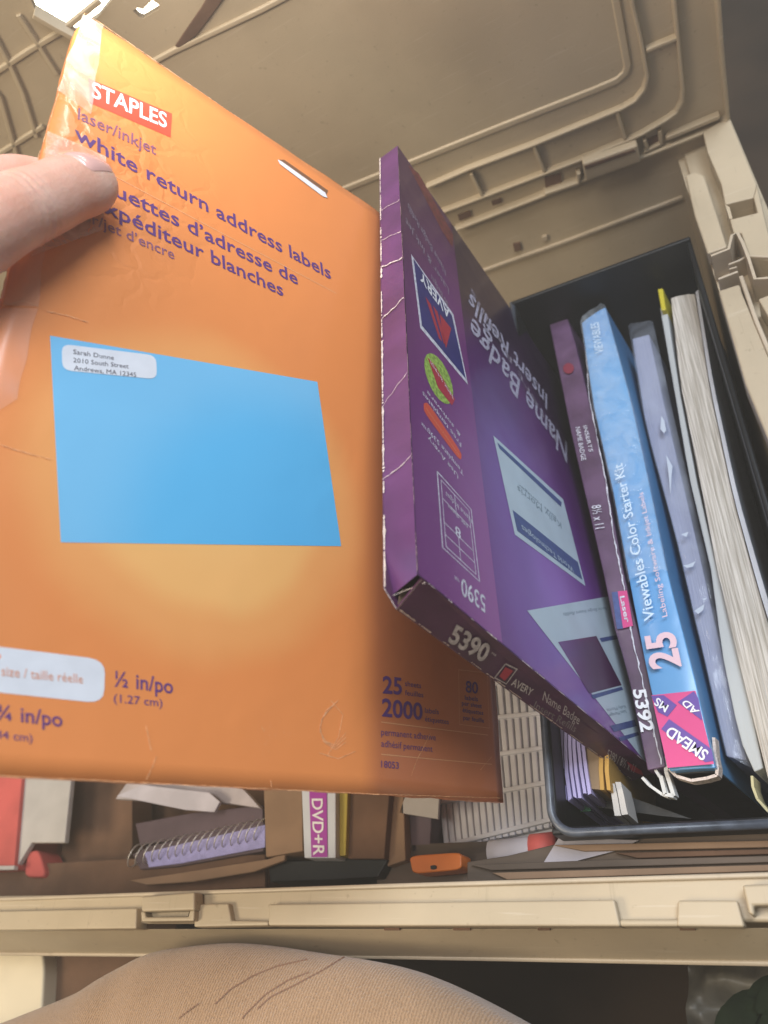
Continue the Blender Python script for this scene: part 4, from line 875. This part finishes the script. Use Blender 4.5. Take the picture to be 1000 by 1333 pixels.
# ================================================================== PERSON (hand on the packet, knee below the rim)
per = thing('person', 'person gripping the orange packet with one thumb, knee in tan knit trousers against the crate', 'person', loc=(-.25, -.15, -.30))
def loft(mb, pts, n=20):
    """pts: (centre, radius, flatten) ; cross sections flattened along the packet normal"""
    P = [p[0] for p in pts]; m = len(P); base = len(mb.v)
    for i, (p, r, fl_) in enumerate(pts):
        t = (P[min(i + 1, m - 1)] - P[max(i - 1, 0)]).normalized(); a = (SF.W - t * SF.W.dot(t)).normalized(); b = t.cross(a)
        for j in range(n):
            an = 2 * math.pi * j / n; mb.v.append(p + a * math.cos(an) * r * fl_ + b * math.sin(an) * r)
    for i in range(m - 1):
        for j in range(n): a = base + i * n + j; b = base + i * n + (j + 1) % n; mb.f.append((a, b, b + n, a + n))
    mb.f += [tuple(base + j for j in reversed(range(n))), tuple(base + (m - 1) * n + j for j in range(n))]
def smoothpts(ctrl, k=5):
    """Catmull-Rom through (centre, radius, flat)"""
    out = []; c = [ctrl[0]] + ctrl + [ctrl[-1]]
    def cr(a, b, d, e, t): return .5 * ((2 * b) + (d - a) * t + (2 * a - 5 * b + 4 * d - e) * t * t + (3 * b - a - 3 * d + e) * t ** 3)
    for i in range(1, len(c) - 2):
        for q_ in range(k):
            t = q_ / k; A_ = c[i - 1:i + 3]; out.append(tuple(cr(A_[0][x], A_[1][x], A_[2][x], A_[3][x], t) for x in range(3)))
    out.append(ctrl[-1]); return out
def onp(px, py, h):     # a point at height h above the packet's sheet (behind it when negative)
    r = ray(px, py); t = (SF.W.dot(SF.o - CAM) + h) / SF.W.dot(r); return CAM + r * t
hb = MB()
loft(hb, smoothpts([(onp(139, 236, .0064), .0016, .9), (onp(136, 236, .0068), .0058, .9), (onp(128, 237, .0076), .0086, .84), (onp(112, 240, .0088), .0106, .80), (onp(86, 247, .0098), .0111, .80), (onp(60, 259, .0110), .0113, .84), (onp(30, 271, .0125), .0118, .88),
                    (onp(0, 284, .013), .0121, .9), (onp(-40, 304, .012), .0134, .9), (onp(-95, 328, .007), .0145, .95), (onp(-150, 358, -.001), .016, .95)]))
# palm, behind and to the left of the packet's edge
loft(hb, smoothpts([(onp(-110, 320, -.018), .018, .6), (onp(-160, 335, -.016), .026, .55), (onp(-210, 375, -.012), .034, .5), (onp(-250, 440, -.008), .034, .5), (onp(-320, 500, -.004), .027, .7), (onp(-420, 590, .0), .025, .85), (onp(-560, 720, .005), .028, .9)]))
# four fingers, bent, lying behind the packet
def finger(p, r):
    loft(hb, smoothpts([(onp(*p[0][:2], p[0][2]), r * 1.15, .95)] + [(onp(*a[:2], a[2]), r * s, .92) for a, s in zip(p[1:], (1.08, 1.0, .97, .9, .55, .15))]))
finger([(-110, 300, -.014), (-50, 252, -.012), (12, 231, -.0125), (50, 233, -.0145), (90, 240, -.0150), (118, 247, -.0150), (126, 249, -.0150)], .0078)
finger([(-110, 340, -.022), (-40, 288, -.022), (30, 284, -.019), (80, 288, -.0155), (125, 294, -.0155), (150, 299, -.0155), (158, 301, -.0155)], .0082)
finger([(-120, 375, -.026), (-50, 322, -.026), (15, 326, -.020), (60, 336, -.0155), (105, 346, -.0155), (128, 352, -.0155), (136, 354, -.0155)], .0078)
finger([(-140, 415, -.022), (-80, 392, -.024), (-30, 400, -.018), (10, 424, -.0145), (42, 430, -.0145), (60, 434, -.0145), (68, 436, -.0145)], .0066)
me = bpy.data.meshes.new('h0'); me.from_pydata([tuple(v) for v in hb.v], [], hb.f)
bm = bmesh.new(); bm.from_mesh(me); bmesh.ops.recalc_face_normals(bm, faces=bm.faces); bm.to_mesh(me); bm.free()
ho = bpy.data.objects.new('h0', me)
rm = ho.modifiers.new('r', 'REMESH'); rm.mode = 'VOXEL'; rm.voxel_size = .0010; rm.use_smooth_shade = True
sm = ho.modifiers.new('s', 'SMOOTH'); sm.factor = .5; sm.iterations = 6
me2 = realise(ho); bpy.data.objects.remove(ho)
# knuckle creases and skin folds across the thumb joint
tdir = (onp(112, 241, .008) - onp(30, 274, .012)).normalized(); jc = onp(52, 262, .02)
nrm = [v.normal.copy() for v in me2.vertices]
for v, vn in zip(me2.vertices, nrm):
    p = v.co.copy(); s = (p - jc).dot(tdir); rad = (p - jc - tdir * s).length
    if abs(s) < .0075 and rad < .03:
        fall = (1 - abs(s) / .0075); side = noise.noise(p * 140) * .0010
        v.co -= vn * .00075 * fall * (0.5 + .5 * math.cos((s + side * 1.6) * 2 * math.pi / .0031)) ** 2
for p in me2.polygons: p.use_smooth = True
T['skin'] = mat('skin', (.80, .42, .30), .44, .45, col2=(.84, .54, .42), var=.06, vscale=45, bump=.18, bscale=900, sub=.3)
me2.materials.append(T['skin']); me2.name = 'hand'; h = bpy.data.objects.new('hand', me2); link(h, per)
# thumbnail
T['nail'] = mat('nail', (.80, .46, .40), .22, .6, coat=.5, var=.04, vscale=100)
nb_ = MB(); c0 = onp(110, 240, .0090); c1 = onp(128, 237, .0082); ax = (c1 - c0).normalized()
up = (R @ V3((.02, -.50, -.86))); up = (up - ax * up.dot(ax)).normalized(); sd = ax.cross(up); n = 12
from mathutils.bvhtree import BVHTree
hbv = BVHTree.FromPolygons([v.co.copy() for v in me2.vertices], [tuple(p.vertices) for p in me2.polygons])
for layer in (0, 1):
    for j in range(n + 1):
        for i in range(n + 1):
            s, t = i / n * 2 - 1, j / n; wd = .0078 * (1 - .12 * (1 - t)) * (1 if t < .8 else math.sqrt(max(0, 1 - ((t - .8) / .24) ** 2)) * .999 + .001) * (math.sqrt(1 - ((.18 - t) / .22) ** 2) if t < .18 else 1)
            an = s * wd / .0095; r_ = .0094 - .0010 * max(0, t - .4) * 2 - .0006 * abs(s) ** 3 - layer * .0007
            d_ = (up * math.cos(an) + sd * math.sin(an)).normalized(); ap = c0 + ax * (-.0040 + t * .0150)
            hh = hbv.ray_cast(ap + d_ * .03, -d_); q0 = hh[0] if hh[0] else ap + d_ * r_
            nb_.v.append(q0 + d_ * ((.00070 * (1 - .8 * s ** 4) * min(1, t * 6 + .1)) - layer * .0012))
k = (n + 1) ** 2
for j in range(n):
    for i in range(n): a = j * (n + 1) + i; nb_.f += [(a, a + 1, a + n + 2, a + n + 1), (k + a, k + a + n + 1, k + a + n + 2, k + a + 1)]
for i in range(n): nb_.f += [(i, k + i, k + i + 1, i + 1), (n * (n + 1) + i, n * (n + 1) + i + 1, k + n * (n + 1) + i + 1, k + n * (n + 1) + i)]
nb_.build('thumbnail', T['nail'], h, smooth=True)
# knee in knit trousers
def knit():
    m = bpy.data.materials.new('tan_knit'); m.use_nodes = True; nt = m.node_tree; p = nt.nodes['Principled BSDF']; L = nt.links.new
    p.inputs['Roughness'].default_value = .95; p.inputs['Specular IOR Level'].default_value = .15; p.inputs['Sheen Weight'].default_value = .35; p.inputs['Sheen Roughness'].default_value = .5
    tc = nt.nodes.new('ShaderNodeTexCoord'); w1 = nt.nodes.new('ShaderNodeTexWave'); w1.wave_type = 'BANDS'; w1.bands_direction = 'X'; w1.inputs['Scale'].default_value = 240; w1.inputs['Distortion'].default_value = 4.0; w1.inputs['Detail'].default_value = 3; w1.inputs['Detail Scale'].default_value = 4
    n1 = nt.nodes.new('ShaderNodeTexNoise'); n1.inputs['Scale'].default_value = 1300; n2 = nt.nodes.new('ShaderNodeTexNoise'); n2.inputs['Scale'].default_value = 25; n2.inputs['Detail'].default_value = 5
    for x in (w1, n1, n2): L(tc.outputs['Object'], x.inputs['Vector'])
    r = nt.nodes.new('ShaderNodeValToRGB'); r.color_ramp.elements[0].position = .25; r.color_ramp.elements[1].position = .75; r.color_ramp.elements[0].color = (.27, .16, .085, 1); r.color_ramp.elements[1].color = (.48, .31, .185, 1)
    a = nt.nodes.new('ShaderNodeMath'); a.operation = 'ADD'; L(n1.outputs[0], a.inputs[0]); b = nt.nodes.new('ShaderNodeMath'); b.operation = 'MULTIPLY'; b.inputs[1].default_value = .5; L(w1.outputs['Fac'], b.inputs[0]); L(b.outputs[0], a.inputs[1])
    c = nt.nodes.new('ShaderNodeMath'); c.operation = 'MULTIPLY_ADD'; c.inputs[1].default_value = .6; L(n2.outputs[0], c.inputs[0]); L(a.outputs[0], c.inputs[2]); d = nt.nodes.new('ShaderNodeMath'); d.operation = 'MULTIPLY'; d.inputs[1].default_value = .5; L(c.outputs[0], d.inputs[0]); L(d.outputs[0], r.inputs[0]); L(r.outputs[0], p.inputs['Base Color'])
    bp = nt.nodes.new('ShaderNodeBump'); bp.inputs['Strength'].default_value = .9; bp.inputs['Distance'].default_value = .0005; L(a.outputs[0], bp.inputs['Height']); L(bp.outputs[0], p.inputs['Normal']); return m
KC = [(-320, 1470), (-200, 1412), (-80, 1364), (0, 1334), (60, 1311), (110, 1290), (150, 1266), (200, 1241), (260, 1231), (310, 1228), (360, 1232), (420, 1241), (480, 1250), (530, 1262), (580, 1283), (640, 1314), (700, 1350), (760, 1392), (860, 1460)]
km = MB(); n = 40; NC = 90
def kc(t):
    x = t * (len(KC) - 1); i = min(int(x), len(KC) - 2); f = x - i
    c = [KC[max(i - 1, 0)], KC[i], KC[i + 1], KC[min(i + 2, len(KC) - 1)]]
    return tuple(.5 * (2 * c[1][k] + (c[2][k] - c[0][k]) * f + (2 * c[0][k] - 5 * c[1][k] + 4 * c[2][k] - c[3][k]) * f * f + (3 * c[1][k] - c[0][k] - 3 * c[2][k] + c[3][k]) * f ** 3) for k in (0, 1))
def kneept(s, t):
    """s along the crest, t from the crest towards the body; rises then drops behind the crest"""
    x, y = kc(s); c = at(x, y, -.010); ang = t
    rad = .085; p = c + V3((0, -rad * (1 - math.cos(ang)) * 1.0, 0)) + V3((0, 0, rad * .42 * math.sin(ang)))
    f = .0050 * noise.noise(V3((p.x * 22, p.y * 14, 3))) + .0009 * noise.noise(V3((p.x * 70, p.y * 50, 9)))
    fold = .0022 * math.exp(-((x - (150 + (y - 1240) * 1.2 + 60 * t)) / 26.0) ** 2) * math.sin(min(math.pi, max(0, ang) * 2))
    return p + V3((0, 0, f * math.sin(min(max(ang, 0), 1.4) * 1.2 + .1) - fold))
for j in range(n + 1):
    a = -1.2 + 3.2 * j / n
    for i in range(NC + 1):
        x, y = kc(i / NC); 
        if a >= 0: km.v.append(kneept(i / NC, a))
        else: c = at(x, y, -.010); km.v.append(c + V3((0, -.05 * (1 - math.cos(a)), .10 * math.sin(a))))
km.f = [(j * (NC + 1) + i, j * (NC + 1) + i + 1, (j + 1) * (NC + 1) + i + 1, (j + 1) * (NC + 1) + i) for j in range(n) for i in range(NC)]
T['knit'] = knit(); T['thread'] = mat('brown_thread', (.27, .155, .10), .9)
kn = km.build('trousers', T['knit'], per, smooth=True)
# stitched seams: short threads laid on the cloth
from mathutils.bvhtree import BVHTree
bv = BVHTree.FromPolygons([tuple(v) for v in km.v], km.f)
def onk(x, y):
    r = ray(x, y).normalized(); h_ = bv.ray_cast(CAM, r); return (h_[0] - r * .0004) if h_[0] else at(x, y, 0)
def seam(pts, dash=True):
    P = []; 
    for a, b in zip(pts[:-1], pts[1:]):
        L_ = math.hypot(b[0] - a[0], b[1] - a[1]); m = max(1, int(L_ / 5))
        for k in range(m): P.append((a[0] + (b[0] - a[0]) * k / m, a[1] + (b[1] - a[1]) * k / m))
    mb = MB()
    for p, q_ in zip(P[:-1], P[1:]):
        e = .72; mb.tube([onk(*p), onk(p[0] + (q_[0] - p[0]) * e, p[1] + (q_[1] - p[1]) * e)], .00035, 5)
    o = mb.build('seam', T['thread'], kn); return o
seam([(400, 1249), (360, 1258), (330, 1270), (300, 1288), (275, 1312)]); seam([(402, 1266), (375, 1276), (345, 1295), (318, 1322), (312, 1333)]); seam([(258, 1307), (240, 1320), (228, 1330)])
seam([(448, 1246), (420, 1263), (385, 1282), (352, 1298), (330, 1318)])

for o in S.objects:
    if o.type == 'MESH' and any(k in o.name for k in ('lettering', 'worn_edge', 'rule_line', '_bands', 'diagram', 'torn_flap')): o['kind'] = 'stuff'

# ================================================================== HAZE (thin volume added in place of lens flare)
hm = bpy.data.materials.new('haze'); hm.use_nodes = True; nt = hm.node_tree; nt.nodes.clear()
ho_ = nt.nodes.new('ShaderNodeOutputMaterial'); pv = nt.nodes.new('ShaderNodeVolumePrincipled'); pv.inputs['Color'].default_value = (.96, .92, .85, 1); pv.inputs['Density'].default_value = .20; pv.inputs['Anisotropy'].default_value = .2
nt.links.new(pv.outputs[0], ho_.inputs['Volume'])
hz = MB().box((-3.2, -3.2, -1.3), (3.2, 3.2, .62)).build('haze', hm); hz['kind'] = 'stuff'
